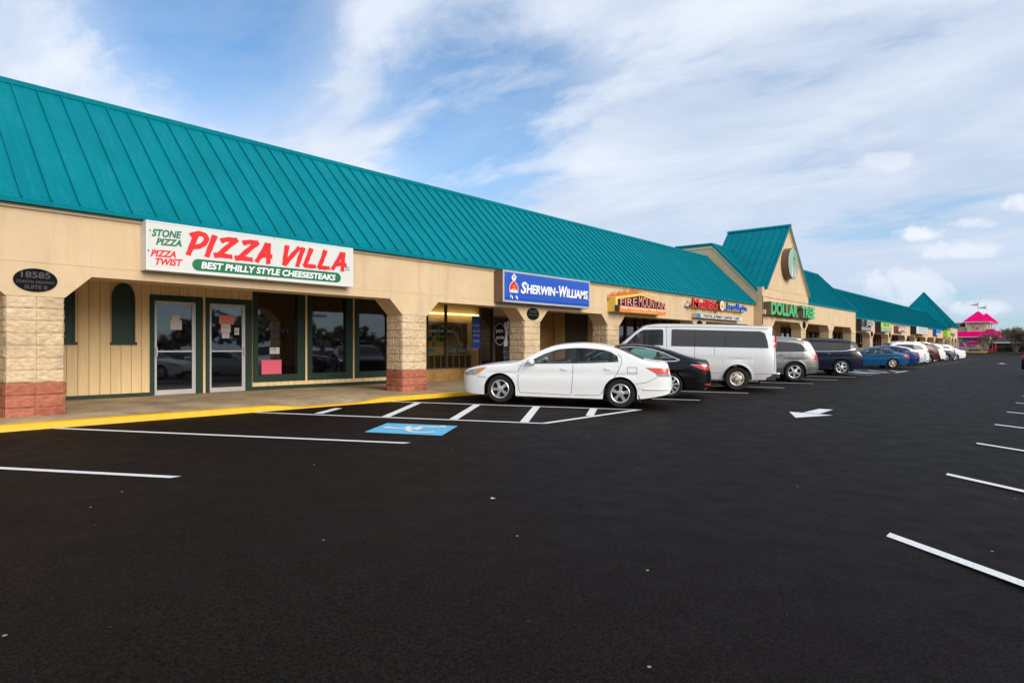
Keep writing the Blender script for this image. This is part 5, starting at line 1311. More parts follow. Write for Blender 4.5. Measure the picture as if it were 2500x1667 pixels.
def sedan(**k):
    L = k.get('L', 4.93)
    sp = dict(L=L, W=1.845, axles=(.98, 3.78), wr=.332, arch=.382, rim=.222, spokes=('s', 5, .026, .034, .024),
        top=[(0, .60), (.03, .70), (.10, .785), (.35, .865), (.8, .945), (1.32, 1.005), (1.42, 1.035), (1.78, 1.225), (2.15, 1.385), (2.45, 1.445), (2.85, 1.472), (3.25, 1.452), (3.6, 1.395), (3.95, 1.262), (4.30, 1.125), (4.5, 1.095), (4.76, 1.072), (4.82, 1.03), (4.86, .88), (4.89, .78), (4.93, .66)],
        bot=[(0, .38), (.08, .27), (.35, .20), (.9, .19), (3.9, .20), (4.3, .235), (4.6, .29), (4.85, .36), (4.93, .48)],
        belt=[(0, .82), (1.0, .90), (1.6, .935), (2.4, .965), (3.0, .99), (3.7, 1.035), (4.4, 1.06), (4.93, 1.06)], plan=PLAN(L),
        wtop=[(1.57, .945), (1.66, 1.0), (2.0, 1.18), (2.28, 1.285), (2.5, 1.338), (2.78, 1.366), (3.1, 1.358), (3.35, 1.322), (3.56, 1.26), (3.70, 1.175), (3.73, 1.045)],
        splits=[(2.64, 2.74), (3.40, 3.425)], gside=('g_clear', 'g_mid', 'g_mid'), wind=(1.43, 2.13), rear=(3.60, 4.28), gwind='g_mid', grear='g_teal', cabin=(1.5, 3.9), seats=(2.05, 3.0),
        seams=[('front_door', [[(1.50, .92), (1.42, .80), (1.42, .45), (1.46, .28)], [(1.46, .275), (2.64, .26)], [(2.70, .97), (2.69, .55), (2.66, .26)]]), ('rear_door', [[(2.72, .26), (3.32, .275)], [(3.32, .275), (3.50, .50), (3.70, .78), (3.80, 1.03)], [(3.80, 1.03), (3.78, 1.15), (3.70, 1.22)]]), ('fuel_flap', [[(3.93, .93), (4.14, .93)], [(4.14, .93), (4.14, .80)], [(4.14, .80), (3.93, .80)], [(3.93, .80), (3.93, .93)]]),
               ('bumper_seam', [[(4.10, .56), (4.35, .60), (4.58, .72)], [(.64, .60), (.42, .62)]])],
        panels=[('headlight', [(.07, .675), (.26, .775), (.48, .825), (.66, .845)], [(.07, .64), (.36, .645), (.46, .69), (.66, .838)], 'lens'), ('tail_light', [(4.33, .935), (4.60, .93), (4.865, .925)], [(4.33, .928), (4.46, .86), (4.57, .80), (4.865, .80)], 'tailmid'), ('reverse_light', [(4.55, .80), (4.86, .795)], [(4.55, .797), (4.60, .745), (4.86, .735)], 'lens')],
        trims=[], handles=[(2.50, .845, 'paint'), (3.50, .875, 'paint')], mirror=(1.74, .93, 'paint'))
    sp.update(k); return sp
def indicator(z0, x0):
    def f(root, S, X, pt):
        for sg in (1, -1):
            mb = MB(); up = lin([(.44, .815), (.65, .842)]); lo = lin([(.41, .66), (.46, .69), (.65, .838)])
            mb.grid([[(X(x), sg * (S.side(x, lo(x) + (up(x) - lo(x)) * j / 3) + .008), lo(x) + (up(x) - lo(x)) * j / 3) for j in range(4)] for x in [.44 + .21 * i / 8 for i in range(9)]], M['amber']); mb.build('indicator', root, smooth=40)
    return f
def mudflaps(root, S, X, pt):
    for c in S.sp['axles']:
        for sg in (1, -1):
            mb = MB(); x = c + S.sp['arch'] - .01; y = S.W / 2 - .03
            mb.prism([(X(x), sg * (y - .2), .40), (X(x), sg * y, .42), (X(x + .07), sg * y, .15), (X(x + .07), sg * (y - .2), .15)], (-.02, 0, 0), M['plastic']); mb.build('mud_flap', root)
def splitterline(root, S, X, pt):
    for sg in (1, -1):
        mb = MB(); xs = [4.28 + .62 * i / 12 for i in range(13)]
        mb.grid([[(X(x), sg * (S.side(x, z) + e), z) for z, e in ((.42, .003), (.455, .02), (.47, .003))] for x in xs], pt); mb.build('bumper_lip', root, smooth=40)
W_ = paint('white_car_paint', (.80, .80, .79)); K_ = paint('black_car_paint', (.004, .004, .005), rough=.25, coat=.3, spec=.2)
make_car('sedan', sedan(extra=[indicator(0, 0), mudflaps, splitterline]), 'white four door sedan parked nearest, beside the hatched aisle', W_, (-7.72, 12.72), 208.5)

# black fastback sedan with bright window surround
sp = sedan(L=4.98, W=1.865, axles=(1.0, 3.87), wr=.345, arch=.385, rim=.255, spokes=('s', 10, .022, .03, .014), crease=.72,
    top=[(0, .62), (.03, .72), (.10, .79), (.35, .86), (.8, .94), (1.35, 1.0), (1.45, 1.03), (1.8, 1.2), (2.2, 1.36), (2.5, 1.42), (2.9, 1.445), (3.3, 1.42), (3.7, 1.34), (4.1, 1.215), (4.5, 1.10), (4.75, 1.055), (4.86, 1.04), (4.895, .96), (4.92, .85), (4.98, .62)],
    bot=[(0, .38), (.08, .27), (.35, .20), (.9, .19), (3.9, .20), (4.3, .22), (4.7, .25), (4.9, .30), (4.98, .42)],
    belt=[(0, .82), (1.0, .90), (1.6, .94), (2.4, .965), (3.0, .98), (3.7, 1.0), (4.4, 1.02), (4.98, 1.0)], plan=PLAN(4.98),
    wtop=[(1.62, .955), (2.0, 1.15), (2.28, 1.26), (2.5, 1.31), (2.8, 1.335), (3.1, 1.325), (3.4, 1.275), (3.7, 1.19), (3.92, 1.09), (4.0, 1.03), (4.03, 1.012)],
    splits=[(2.68, 2.76), (3.55, 3.58)], gside=('g_mid', 'g_teal', 'g_mid'), rear=(3.55, 4.48), grear='g_teal',
    seams=[('rear_door', [[(2.72, .26), (3.42, .275)], [(3.42, .275), (3.6, .5), (3.8, .78), (3.86, .99)]]), ('fuel_flap', [[(3.98, .88), (4.20, .885)], [(4.20, .885), (4.20, .78)], [(4.20, .78), (3.98, .78)], [(3.98, .78), (3.98, .88)]])],
    panels=[('tail_light', [(4.42, .905), (4.7, .90), (4.90, .895)], [(4.42, .90), (4.66, .80), (4.90, .76)], 'tail'), ('reflector', [(4.80, .40), (4.95, .415)], [(4.80, .37), (4.95, .375)], 'tail')],
    trims=[('window_trim', [(1.62, .965), (2.0, 1.17), (2.28, 1.28), (2.5, 1.33), (2.8, 1.355), (3.1, 1.345), (3.4, 1.295), (3.7, 1.21), (3.95, 1.10), (4.12, 1.03), (4.0, 1.0), (3.7, .985), (3.0, .97)], .024, 'chrome'), ('light_trim', [(4.40, .912), (4.91, .905)], .014, 'chrome'), ('exhaust_trim', [(4.78, .25), (4.90, .33), (4.93, .40), (4.88, .31), (4.80, .25)], .012, 'chrome')],
    handles=[(3.62, .86, 'paint')], mirror=(1.8, .93, 'paint'))
make_car('sedan', sp, 'black fastback sedan between the white sedan and the white van', K_, (-8.23, 16.12), 209)

# full size van
def van_extra(root, S, X, pt):
    mb = MB(); L = S.L
    mb.box((X(L - .06), -.9, .42), (X(L + .10), .9, .60), M['chrome']); mb.build('rear_bumper', root, bevel=.04)
    mb = MB(); mb.box((X(L - .3), -.92, .36), (X(L - .02), .92, .56), M['plastic']); mb.build('bumper_bracket', root)
    for sg in (1, -1):
        mb = MB()
        for z0, z1, m in ((1.55, 1.74, 'tail'), (1.49, 1.55, 'lens'), (1.36, 1.49, 'tail')):
            G = [[(X(x), sg * (S.side(x, z) + .010), z) for z in (z0, z1)] for x in (5.99, 6.03, 6.07, 6.10)]
            mb.grid(G, M[m])
        mb.build('tail_light', root)
        mb = MB(); G = [[(X(x), sg * (S.side(x, z) + .006), z) for z in (1.76, 1.9, 2.0)] for x in (5.96, 6.0, 6.04)]; mb.grid(G, M['black']); mb.build('corner_panel', root)
        mb = MB(); y = S.W / 2 + .03; mb.box((X(1.62), sg * (S.side(1.62, 1.3) - .02), 1.24), (X(1.56), sg * (y + .16), 1.30), M['plastic']); mb.box((X(1.64), sg * (y + .05), 1.22), (X(1.52), sg * (y + .24), 1.50), M['plastic']); mb.build('mirror', root, bevel=.03)
    mb = MB()
    for sg in (1, -1): mb.grid([[(X(x), sg * (S.yedge(x) + d), S.topz(x, S.yedge(x)) + .004 + e) for d, e in ((-.05, .0), (-.03, .015), (.0, .0))] for x in [2.0 + 4.0 * i / 20 for i in range(21)]], M['grey'])
    mb.build('drip_rail', root)
VL = 6.12
sp = dict(L=VL, W=2.01, axles=(.98, 4.92), wr=.375, arch=.455, rim=.225, spokes=('steel', 5), tw=.245, tum=.085, zm=.95, tuck=.30, crease=1.02, cat='van', inset=.05, alloy='goldalloy',
    top=[(0, .70), (.03, .92), (.12, 1.06), (.5, 1.16), (.95, 1.24), (1.08, 1.28), (1.5, 1.66), (1.9, 1.98), (2.1, 2.06), (2.6, 2.11), (4.0, 2.12), (5.4, 2.105), (5.88, 2.09), (5.97, 2.06), (6.02, 1.82), (6.06, 1.45), (6.10, 1.0), (6.12, .8)],
    bot=[(0, .40), (.2, .33), (.8, .32), (5.8, .36), (6.0, .40), (6.12, .56)], belt=[(0, 1.0), (.9, 1.22), (1.4, 1.36), (2.5, 1.375), (6.12, 1.375)],
    plan=[(0, .70), (.03, .80), (.1, .88), (.3, .95), (.8, .99), (1.3, 1.0), (5.7, 1.0), (5.9, .985), (6.02, .955), (6.08, .91), (6.12, .86)],
    rad=[(0, .05), (1, .07), (2, .09), (5.9, .08), (6.0, .05), (6.12, .03)], crown=[(0, .03), (2.2, .04), (5.5, .045), (6.12, .02)],
    wtop=[(1.30, 1.31), (1.50, 1.46), (1.72, 1.68), (1.86, 1.79), (1.98, 1.84), (2.58, 1.855), (2.60, 1.302), (2.84, 1.302), (2.87, 1.86), (5.70, 1.83), (5.80, 1.74), (5.86, 1.45), (5.86, 1.31)][:12],
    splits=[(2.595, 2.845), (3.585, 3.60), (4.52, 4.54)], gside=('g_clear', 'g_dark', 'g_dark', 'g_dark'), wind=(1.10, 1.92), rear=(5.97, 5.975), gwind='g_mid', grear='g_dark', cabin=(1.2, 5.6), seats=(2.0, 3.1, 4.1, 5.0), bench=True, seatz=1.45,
    seams=[('front_door', [[(1.22, 1.25), (1.2, .6), (1.25, .40)], [(2.70, 2.0), (2.72, 1.2), (2.72, .40)], [(1.25, .40), (2.72, .40)]]), ('rear_door', [[(5.97, 1.96), (6.03, 1.3), (6.06, .6)]]), ('fuel_flap', [[(3.2, .95), (3.4, .95)], [(3.4, .95), (3.4, .75)]]), ('side_door', [[(3.59, 1.37), (3.59, .42)], [(4.2, 1.37), (4.2, 1.1)]]), ('sill_seam', [[(1.5, .54), (4.4, .54)], [(5.42, .54), (6.0, .56)]])],
    panels=[('headlight', [(.06, .82), (.35, .95)], [(.06, .72), (.35, .72)], 'lens')], trims=[('roof_moulding', [(2.1, 1.985), (3.5, 2.01), (5.85, 1.985)], .02, 'grey'), ('window_seal', [(2.86, 1.375), (5.84, 1.375)], .014, 'plastic')], handles=[(2.48, 1.06, 'plastic')], cladding=None, extra=[van_extra])
SW_ = paint('white_van_paint', (.68, .675, .665), metal=.1)
sp['lowcol'] = None
M['van_white'] = SW_; sp['cladding'] = 'van_white'
# fix the window outline so that the B pillar is painted
sp['wtop'] = [(1.36, 1.375), (1.50, 1.50), (1.72, 1.72), (1.86, 1.83), (1.98, 1.885), (2.56, 1.905), (2.60, 1.87), (2.605, 1.382), (2.855, 1.382), (2.86, 1.88), (2.90, 1.915), (5.60, 1.895), (5.74, 1.83), (5.82, 1.57), (5.84, 1.43), (5.845, 1.382)]
sp['splits'] = [(2.606, 2.854), (3.575, 3.61), (4.515, 4.55)]
make_car('passenger_van', sp, 'long white passenger van with dark tinted side windows', SW_, (-8.02, 20.28), 211)

# sport utility vehicles
def suv(**k):
    L = k.get('L', 4.82)
    sp = dict(L=L, W=1.94, axles=(.90, 3.82), wr=.385, arch=.44, rim=.255, spokes=('s', 5, .085, .075, 0), tw=.25, tum=.24, zm=.75, crease=.92, cat='SUV',
        top=[(0, .72), (.03, .90), (.1, 1.0), (.4, 1.07), (.9, 1.12), (1.3, 1.17), (1.38, 1.20), (1.75, 1.45), (2.1, 1.66), (2.4, 1.735), (2.9, 1.76), (3.6, 1.745), (4.1, 1.705), (4.35, 1.66), (4.42, 1.61), (4.55, 1.38), (4.68, 1.12), (4.73, .95), (4.77, .82), (4.82, .66)],
        bot=[(0, .46), (.1, .34), (.5, .27), (3.9, .28), (4.4, .33), (4.7, .37), (4.82, .50)], belt=[(0, .95), (1.2, 1.09), (2.2, 1.13), (3.4, 1.17), (4.2, 1.19), (4.82, 1.19)], plan=PLAN(L),
        wtop=[(1.58, 1.12), (1.8, 1.27), (2.1, 1.46), (2.4, 1.555), (2.8, 1.585), (3.4, 1.58), (3.9, 1.545), (4.05, 1.50), (4.2, 1.38), (4.33, 1.21)],
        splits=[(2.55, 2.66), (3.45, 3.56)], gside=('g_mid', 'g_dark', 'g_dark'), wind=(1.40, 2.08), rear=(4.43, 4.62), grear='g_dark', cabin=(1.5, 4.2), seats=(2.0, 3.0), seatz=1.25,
        seams=[('rear_door', [[(2.62, .40), (3.3, .40)], [(3.3, .40), (3.42, .62), (3.58, .82), (3.64, 1.16)], [(2.61, 1.12), (2.61, .40)]]), ('fuel_flap', [[(3.92, 1.07), (4.10, 1.07)], [(4.10, 1.07), (4.10, .93)], [(4.10, .93), (3.92, .93)], [(3.92, .93), (3.92, 1.07)]])],
        panels=[('headlight', [(.06, .86), (.45, 1.0)], [(.06, .76), (.45, .90)], 'lens'), ('tail_light', [(4.44, 1.13), (4.70, 1.11)], [(4.44, 1.10), (4.56, .90), (4.745, .87)], 'tail')],
        trims=[], handles=[(3.30, 1.05, 'paint'), (2.4, 1.02, 'paint')], mirror=(1.75, 1.12, 'paint'), cladding='plastic')
    sp.update(k); return sp
SG = paint('silver_grey_paint', (.25, .24, .225), metal=.55, rough=.3); M['silver'] = paint('dark_silver_cladding', (.11, .107, .10), metal=.5, rough=.4)
sp = suv(cladding='silver', lowcol=(.62, 'silver'), rails=(2.2, 4.1, .035, 'chrome'), trims=[('window_trim', [(3.56, 1.60), (3.9, 1.57), (4.08, 1.52), (4.24, 1.38), (4.37, 1.19), (3.4, 1.155), (2.2, 1.12)], .02, 'chrome')])
make_car('sport_utility_vehicle', sp, 'silver grey SUV with grey wheel arch trim parked beyond the white van', SG, (-8.37, 27.1), 212)
NV = paint('navy_paint', (.006, .007, .022), rough=.3, coat=.2, spec=.15)
sp = suv(L=5.12, W=1.99, axles=(1.0, 4.02), spokes=('s', 6, .03, .035, .024), rim=.265, cladding=None, crease=.95,
    top=[(0, .72), (.03, .90), (.1, 1.0), (.4, 1.08), (.95, 1.14), (1.3, 1.18), (1.42, 1.23), (1.8, 1.47), (2.2, 1.68), (2.5, 1.75), (3.0, 1.775), (3.8, 1.76), (4.4, 1.72), (4.68, 1.67), (4.74, 1.60), (4.88, 1.30), (4.97, 1.08), (5.02, .95), (5.07, .84), (5.12, .66)],
    bot=[(0, .46), (.1, .34), (.5, .27), (4.2, .28), (4.7, .33), (5.0, .37), (5.12, .50)], belt=[(0, .95), (1.2, 1.09), (2.2, 1.14), (3.4, 1.16), (4.1, 1.20), (4.7, 1.31), (5.12, 1.33)], plan=PLAN(5.12),
    wtop=[(1.6, 1.13), (1.85, 1.28), (2.2, 1.50), (2.5, 1.58), (3.0, 1.61), (3.8, 1.595), (4.3, 1.55), (4.52, 1.49), (4.62, 1.40), (4.66, 1.30)], splits=[(2.6, 2.7), (3.62, 3.72)], wind=(1.44, 2.16), rear=(4.75, 4.94), cabin=(1.5, 4.6), seats=(2.1, 3.1, 3.9),
    seams=[('rear_door', [[(2.66, .40), (3.45, .40)], [(3.45, .40), (3.6, .62), (3.70, .9), (3.72, 1.16)]]), ('fuel_flap', [[(4.2 + .075 * math.cos(a * .4), 1.0 + .075 * math.sin(a * .4)) for a in range(17)]])],
    panels=[('tail_light', [(4.70, 1.16), (4.86, 1.15), (4.985, 1.02)], [(4.70, 1.14), (4.90, .99), (4.99, .92)], 'tailpale'), ('lower_reflector', [(4.82, .92), (4.99, .86)], [(4.82, .88), (5.03, .76)], 'black')],
    trims=[('window_trim', [(2.0, 1.135), (3.4, 1.155), (4.1, 1.19), (4.66, 1.295)], .022, 'chrome')], handles=[(3.42, 1.05, 'chrome')], rails=(2.6, 4.5, .05, 'black'))
make_car('sport_utility_vehicle', sp, 'dark navy SUV with black roof rails parked beyond the silver SUV', NV, (-8.5, 34.7), 212)

# blue coupe
BT = paint('teal_blue_paint', (.002, .066, .165), metal=.1, rough=.3, coat=.25, spec=.2)
sp = sedan(L=4.77, W=1.815, axles=(.98, 3.65), wr=.325, arch=.365, rim=.225, spokes=('s', 5, .05, .085, 0), alloy='goldalloy',
    top=[(0, .60), (.03, .68), (.10, .75), (.35, .82), (.8, .90), (1.32, .96), (1.42, .985), (1.78, 1.16), (2.15, 1.31), (2.45, 1.37), (2.75, 1.39), (3.05, 1.37), (3.5, 1.26), (3.95, 1.115), (4.2, 1.045), (4.45, 1.02), (4.62, .99), (4.67, .94), (4.71, .80), (4.73, .72), (4.77, .6)],
    bot=[(0, .36), (.08, .27), (.35, .19), (.9, .18), (3.8, .19), (4.2, .22), (4.6, .28), (4.77, .42)], belt=[(0, .80), (1.0, .86), (1.6, .90), (2.4, .925), (3.0, .945), (3.7, .98), (4.77, .99)], plan=PLAN(4.77),
    wtop=[(1.6, .91), (2.0, 1.12), (2.3, 1.225), (2.55, 1.265), (2.8, 1.275), (3.05, 1.25), (3.3, 1.18), (3.55, 1.07), (3.68, .985)], splits=[(2.88, 2.99)], gside=('g_clear', 'g_clear'), rear=(3.15, 3.95), grear='g_mid', seats=(2.1, 2.9), cabin=(1.5, 3.7),
    seams=[('door', [[(1.5, .88), (1.45, .6), (1.5, .26)], [(1.5, .26), (2.95, .25)], [(3.0, .93), (3.0, .6), (2.95, .25)]]), ('fuel_flap', [[(3.95, .86), (4.12, .86)], [(4.12, .86), (4.12, .74)], [(4.12, .74), (3.95, .74)], [(3.95, .74), (3.95, .86)]])],
    panels=[('tail_light', [(4.30, .83), (4.5, .89), (4.70, .885)], [(4.30, .815), (4.5, .71), (4.72, .695)], 'tail')], handles=[(2.80, .78, 'black')], mirror=(1.75, .90, 'paint'))
make_car('coupe', sp, 'teal blue two door coupe with champagne coloured alloy wheels', BT, (-8.75, 48.3), 212)
RB = paint('royal_blue_paint', (.002, .02, .125), rough=.3, coat=.25, spec=.15); LB = paint('pale_silver_blue_paint', (.46, .53, .58), metal=.3); 
tl = [('tail_light', [(4.70, .99), (4.86, .99)], [(4.70, .72), (4.87, .70)], 'tail')]
tl2 = [('tail_light', [(4.40, .90), (4.86, .90)], [(4.40, .88), (4.62, .76), (4.87, .75)], 'tailpale')]
make_car('sedan', sedan(far=True, panels=tl, seams=[], gside=('g_clear', 'g_clear', 'g_clear'), trims=[('bumper_trim', [(4.5, .66), (4.88, .66)], .02, 'chrome')]), 'deep royal blue sedan with upright red tail light behind the coupe', RB, (-8.85, 52.6), 212)
make_car('sedan', sedan(far=True, panels=tl2, seams=[]), 'pale silver blue sedan between the royal blue sedan and a white SUV', LB, (-9.0, 56.4), 212)
W2 = paint('white_suv_paint', (.78, .78, .77)); MR = paint('maroon_paint', (.075, .006, .011), rough=.3, coat=.25, spec=.15); SB = paint('slate_blue_paint', (.075, .10, .15), metal=.4)
tls = [('tail_light', [(4.40, 1.16), (4.70, 1.12)], [(4.40, 1.10), (4.56, .98), (4.73, .94)], 'tail')]
make_car('sport_utility_vehicle', suv(far=True, panels=tls, seams=[], cladding=None, rails=(2.3, 4.1, .05, 'chrome')), 'white SUV with a long dark side window and roof rails', W2, (-9.1, 59.6), 212)
make_car('sport_utility_vehicle', suv(far=True, panels=[], seams=[], grear='g_mid', rails=(2.3, 4.1, .05, 'chrome')), 'maroon SUV with a pale rear window', MR, (-8.95, 63.6), 212)
make_car('sport_utility_vehicle', suv(far=True, panels=tls, seams=[], cladding=None), 'white SUV squeezed between the maroon SUV and the slate blue wagon', W2, (-9.3, 70.2), 212)
k_ = .955
sp = suv(far=True, panels=[('tail_light', [(4.36, 1.12), (4.70, 1.06)], [(4.36, 1.10), (4.54, .95), (4.735, .90)], 'tail')], seams=[], spokes=('s', 10, .022, .03, 0), trims=[('window_trim', [(3.56, 1.60), (3.9, 1.57), (4.08, 1.52), (4.24, 1.38), (4.37, 1.19), (3.4, 1.155), (2.2, 1.12)], .03, 'chrome')], rails=(2.3, 4.2, .05, 'black'), cladding='plastic', cat='car')
make_car('station_wagon', sp, 'slate blue station wagon with black roof rails near the end of the row', SB, (-9.35, 77.4), 212)
make_car('sedan', sedan(far=True, panels=tl2, seams=[]), 'white sedan at the far end of the row of parked cars', W2, (-9.2, 83.0), 212)
PG = paint('pale_green_paint', (.33, .42, .37), metal=.2)
make_car('sedan', sedan(far=True), 'pale green sedan across the aisle, mirrored in the first shop window', PG, (5.3, 16.4), 143.5, 'cars parked across the aisle')
make_car('sport_utility_vehicle', suv(far=True), 'black SUV across the aisle, mirrored in the second and third shop windows', K_, (5.2, 20.2), 143.5, 'cars parked across the aisle')
make_car('sedan', sedan(far=True), 'white sedan across the aisle, mirrored in the shop doors', W2, (4.9, 11.6), 143.5, 'cars parked across the aisle')
make_car('sport_utility_vehicle', suv(far=True, seams=[], sidesign=-1, cladding=None), 'black SUV just entering the right edge of the view', K_, (-1.33, 44.2), -36.5, 'cars parked across the aisle')

# ------------------------------------------------------------------ pink candy shop beyond the mall
random.seed(11)
CY = 150.0
def gg(x, y): return gz(x, y)
T = Thing('candy_shop', (-13.2, CY + 3, .7), 'beige candy shop with hot pink hipped roof and pink awning at the far end', 'shop')
mb = MB(); mb.box((-17.5, CY, .3), (-11.6, CY + 8, 4.3), M['beige']); mb.box((-17.5, CY + .2, 4.3), (-14.8, CY + 7, 5.35), M['beige']); mb.box((-14.8, CY, 4.3), (-11.7, CY + 6, 6.5), M['beige']); mb.box((-17.5, CY + .1, 5.3), (-14.8, CY + 7.1, 5.45), M['trim']); T.part(mb, 'wall')
mb = MB()
for a in (-14.7, -12.1): mb.box((a, CY - .06, 4.6), (a + .35, CY - .002, 6.4), M['board'])
mb.box((-14.35, CY - .03, 4.6), (-12.1, CY - .002, 6.4), M['trim']); T.part(mb, 'tower_panel')
def hip(ax, ay, az, x0, x1, y0, y1, ze):
    mb = MB(); c = [(x0, y0, ze), (x1, y0, ze), (x1, y1, ze), (x0, y1, ze)]
    for i in range(4):
        a, b = Vector(c[i]), Vector(c[(i + 1) % 4]); mb.poly([a, b, (ax, ay, az)], M['hotpink'])
        for j in range(1, 9):
            t = j / 9; k = 1 - abs(2 * t - 1); p = a.lerp(b, t); m = (a + b) / 2; q = p + (Vector((ax, ay, az)) - m) * k; w = (b - a).normalized() * .02; n = Vector((0, 0, .05)); mb.prism([p - w, p + w, q + w, q - w], n, M['hotpink'])
    mb.poly(c, M['soffit']); mb.box((x0, y0, ze - .14), (x1, y1, ze - .002), M['whiteedge']); return mb
T.part(hip(-13.2, CY + 2.1, 8.6, -15.4, -11.05, CY - .6, CY + 4.8, 6.45), 'roof')
T.part(hip(-12.2, CY + 5.5, 8.3, -14.2, -10.3, CY + 3.4, CY + 7.6, 6.25), 'roof')
mb = MB(); mb.prism([(-17.5, CY - .9, 3.62), (-17.5, CY - .02, 4.62), (-17.5, CY - .02, 3.62)], (5.9, 0, 0), M['hotpink']); mb.box((-17.5, CY - .92, 3.5), (-11.6, CY - .02, 3.62), M['whiteedge'])
for i in range(20): mb.prism([(-17.3 + i * .3, CY - .93, 3.62), (-17.28 + i * .3, CY - .93, 3.62), (-17.28 + i * .3, CY - .03, 4.66), (-17.3 + i * .3, CY - .03, 4.66)], (0, -.01, .02), M['hotpink'])
T.part(mb, 'awning')
mb = MB(); mb.box((-11.6, CY - .3, 3.7), (-10.5, CY + 3, 5.05), M['hotpinkflat']); mb.box((-10.5, CY + 1.5, 3.5), (-9.85, CY + 5, 4.75), M['hotpinkflat']); T.part(mb, 'balcony')
mb = MB()
for x, y in ((-11.3, CY - .1), (-11.0, CY - .1), (-10.7, CY + 2)): mb.box((x, y, 5.05), (x + .13, y + .13, 6.3), M['orange' if x < -10.9 and x > -11.2 else 'whiteedge'])
for x in (-11.5, -10.9, -10.45): mb.box((x, CY - .2, .6), (x + .16, CY, 2.4), M['orange'])
T.part(mb, 'porch_post')
mb = MB(); mb.prism([(-11.75, CY - .4, 3.2), (-11.2, CY - .4, 3.3), (-10.5, CY - .4, 2.35), (-10.9, CY - .4, 2.35)], (0, 2.5, 0), M['grey']); T.part(mb, 'porch_roof')
mb = MB(); mb.box((-11.5, CY, .6), (-10.4, CY + .1, 2.5), M['interior']); T.part(mb, 'doorway')
mb = MB(); mb.box((-16.9, CY + 1, 5.45), (-15.2, CY + 3, 6.35), M['grey']); mb.box((-15.9, CY + .98, 5.6), (-15.25, CY + .999, 6.2), M['interior']); T.part(mb, 'rooftop_unit')
T2 = Thing('wall_mural', (-14.2, CY - .05, 1.55), 'large magenta candy mural with stripes and a sunburst on the shop wall', 'mural')
mb = MB(); mb.box((-16.2, CY - .05, 1.52), (-12.25, CY - .001, 3.45), M['whiteedge']); mb.box((-15.95, CY - .06, 1.66), (-12.4, CY - .051, 3.42), M['hotpinkflat']); T2.part(mb, 'board')
mb = MB(); D = lambda x, z, r, a0=0, a1=360, n=24, dy=.064: [(x + r * math.cos(R(a0 + (a1 - a0) * i / n)), CY - dy, z + r * math.sin(R(a0 + (a1 - a0) * i / n))) for i in range(n + 1)]
def ring(x, z, r0, r1, a0, a1, m):
    n = 14
    for i in range(n):
        u = R(a0 + (a1 - a0) * i / n); v = R(a0 + (a1 - a0) * (i + 1) / n); mb.poly([(x + r * math.cos(t), CY - .064, z + r * math.sin(t)) for r, t in ((r0, u), (r1, u), (r1, v), (r0, v))], m)
mb.poly(D(-15.7, 3.05, .34, dy=.066), M['lime']); ring(-15.7, 3.2, .6, 1.02, -90, 10, M['bluelet'])
mb.poly([(a, CY - .065, b) for a, b in ((-15.4, 2.5), (-15.15, 2.62), (-14.75, 1.75), (-15.0, 1.68))], M['yellow']); ring(-14.75, 2.2, .09, .2, 0, 360, M['orange'])
mb.poly([(a, CY - .063, b) for a, b in ((-15.95, 1.66), (-12.4, 1.66), (-12.4, 1.78), (-15.95, 1.78))], M['bluelet'])
for i in range(9):
    a = 180 * i / 8; mb.poly([(-12.95 + r * math.cos(R(t)), CY - .067, 1.66 + r * math.sin(R(t))) for r, t in ((.3, a - 9), (.72, a), (.3, a + 9))], M['yellow'])
mb.poly(D(-12.95, 1.66, .34, 0, 180, dy=.068), M['yellow'])
for i in range(12):
    t = i / 12; t2 = (i + 1) / 12; f = lambda q: 2.2 - .25 * math.sin(q * 2.6) ; mb.poly([(-14.4 + 1.6 * t, CY - .066, f(t)), (-14.4 + 1.6 * t2, CY - .066, f(t2)), (-14.4 + 1.6 * t2, CY - .066, f(t2) + .05), (-14.4 + 1.6 * t, CY - .066, f(t) + .05)], M['wlet'])
T2.part(mb, 'painted_shapes')
mb = MB(); letter(mb, 'candykitchen', (-14.75, 2.55, -12.85, 2.9), CY - .062, M['wlet'], depth=.005, axis='-y', shear=.15); letter(mb, 'salt water taffy', (-14.7, 3.1, -13.6, 3.18), CY - .062, M['wlet'], depth=.005, axis='-y'); T2.part(mb, 'lettering')
T2 = Thing('round_sign', (-13.3, CY - .1, 4.95), 'round white and pink candy badge on the shop tower', 'sign')
mb = MB()
def disc(x, z, r, m, dy): mb.prism([(x + r * math.cos(2 * math.pi * i / 28), CY - dy, z + r * math.sin(2 * math.pi * i / 28)) for i in range(28)], (0, .02, 0), m)
disc(-13.3, 5.46, .60, M['hotpinkflat'], .08); disc(-13.3, 5.46, .54, M['white'], .10); disc(-13.3, 5.46, .44, M['salmon'], .12); disc(-13.15, 5.25, .2, M['hotpinkflat'], .14); disc(-13.4, 5.3, .17, M['yellow'], .135); disc(-13.55, 5.5, .13, M['tgreen'], .14); disc(-13.25, 5.6, .2, M['white'], .137)
T2.part(mb, 'badge')
def vane(x, z, s, lab):
    mb = MB(); y = CY + 2.1; mb.tube((-13.2, y, 8.5), (-13.2, y, z), .025, .02, M['grey'], n=5); mb.tube((-13.2, y, z), (x + .5, y, z), .02, .02, M['grey'], n=4)
    mb.prism([(x + .62, y, z - .26), (x - .85, y, z + .0), (x + .62, y, z + .34)], (0, .03, 0), M['paper']); mb.tube((x + .62, y, z + .3), (x + .72, y, z + .55), .05, .03, M['darkmetal'], n=5); mb.tube((x + .62, y, z - .2), (x + .75, y, z - .4), .04, .02, M['darkmetal'], n=5)
    solo(mb, 'weather_vane', lab, 'weather vane', 'weather vanes on the pink roof', loc=(-13.2, y, 8.5))
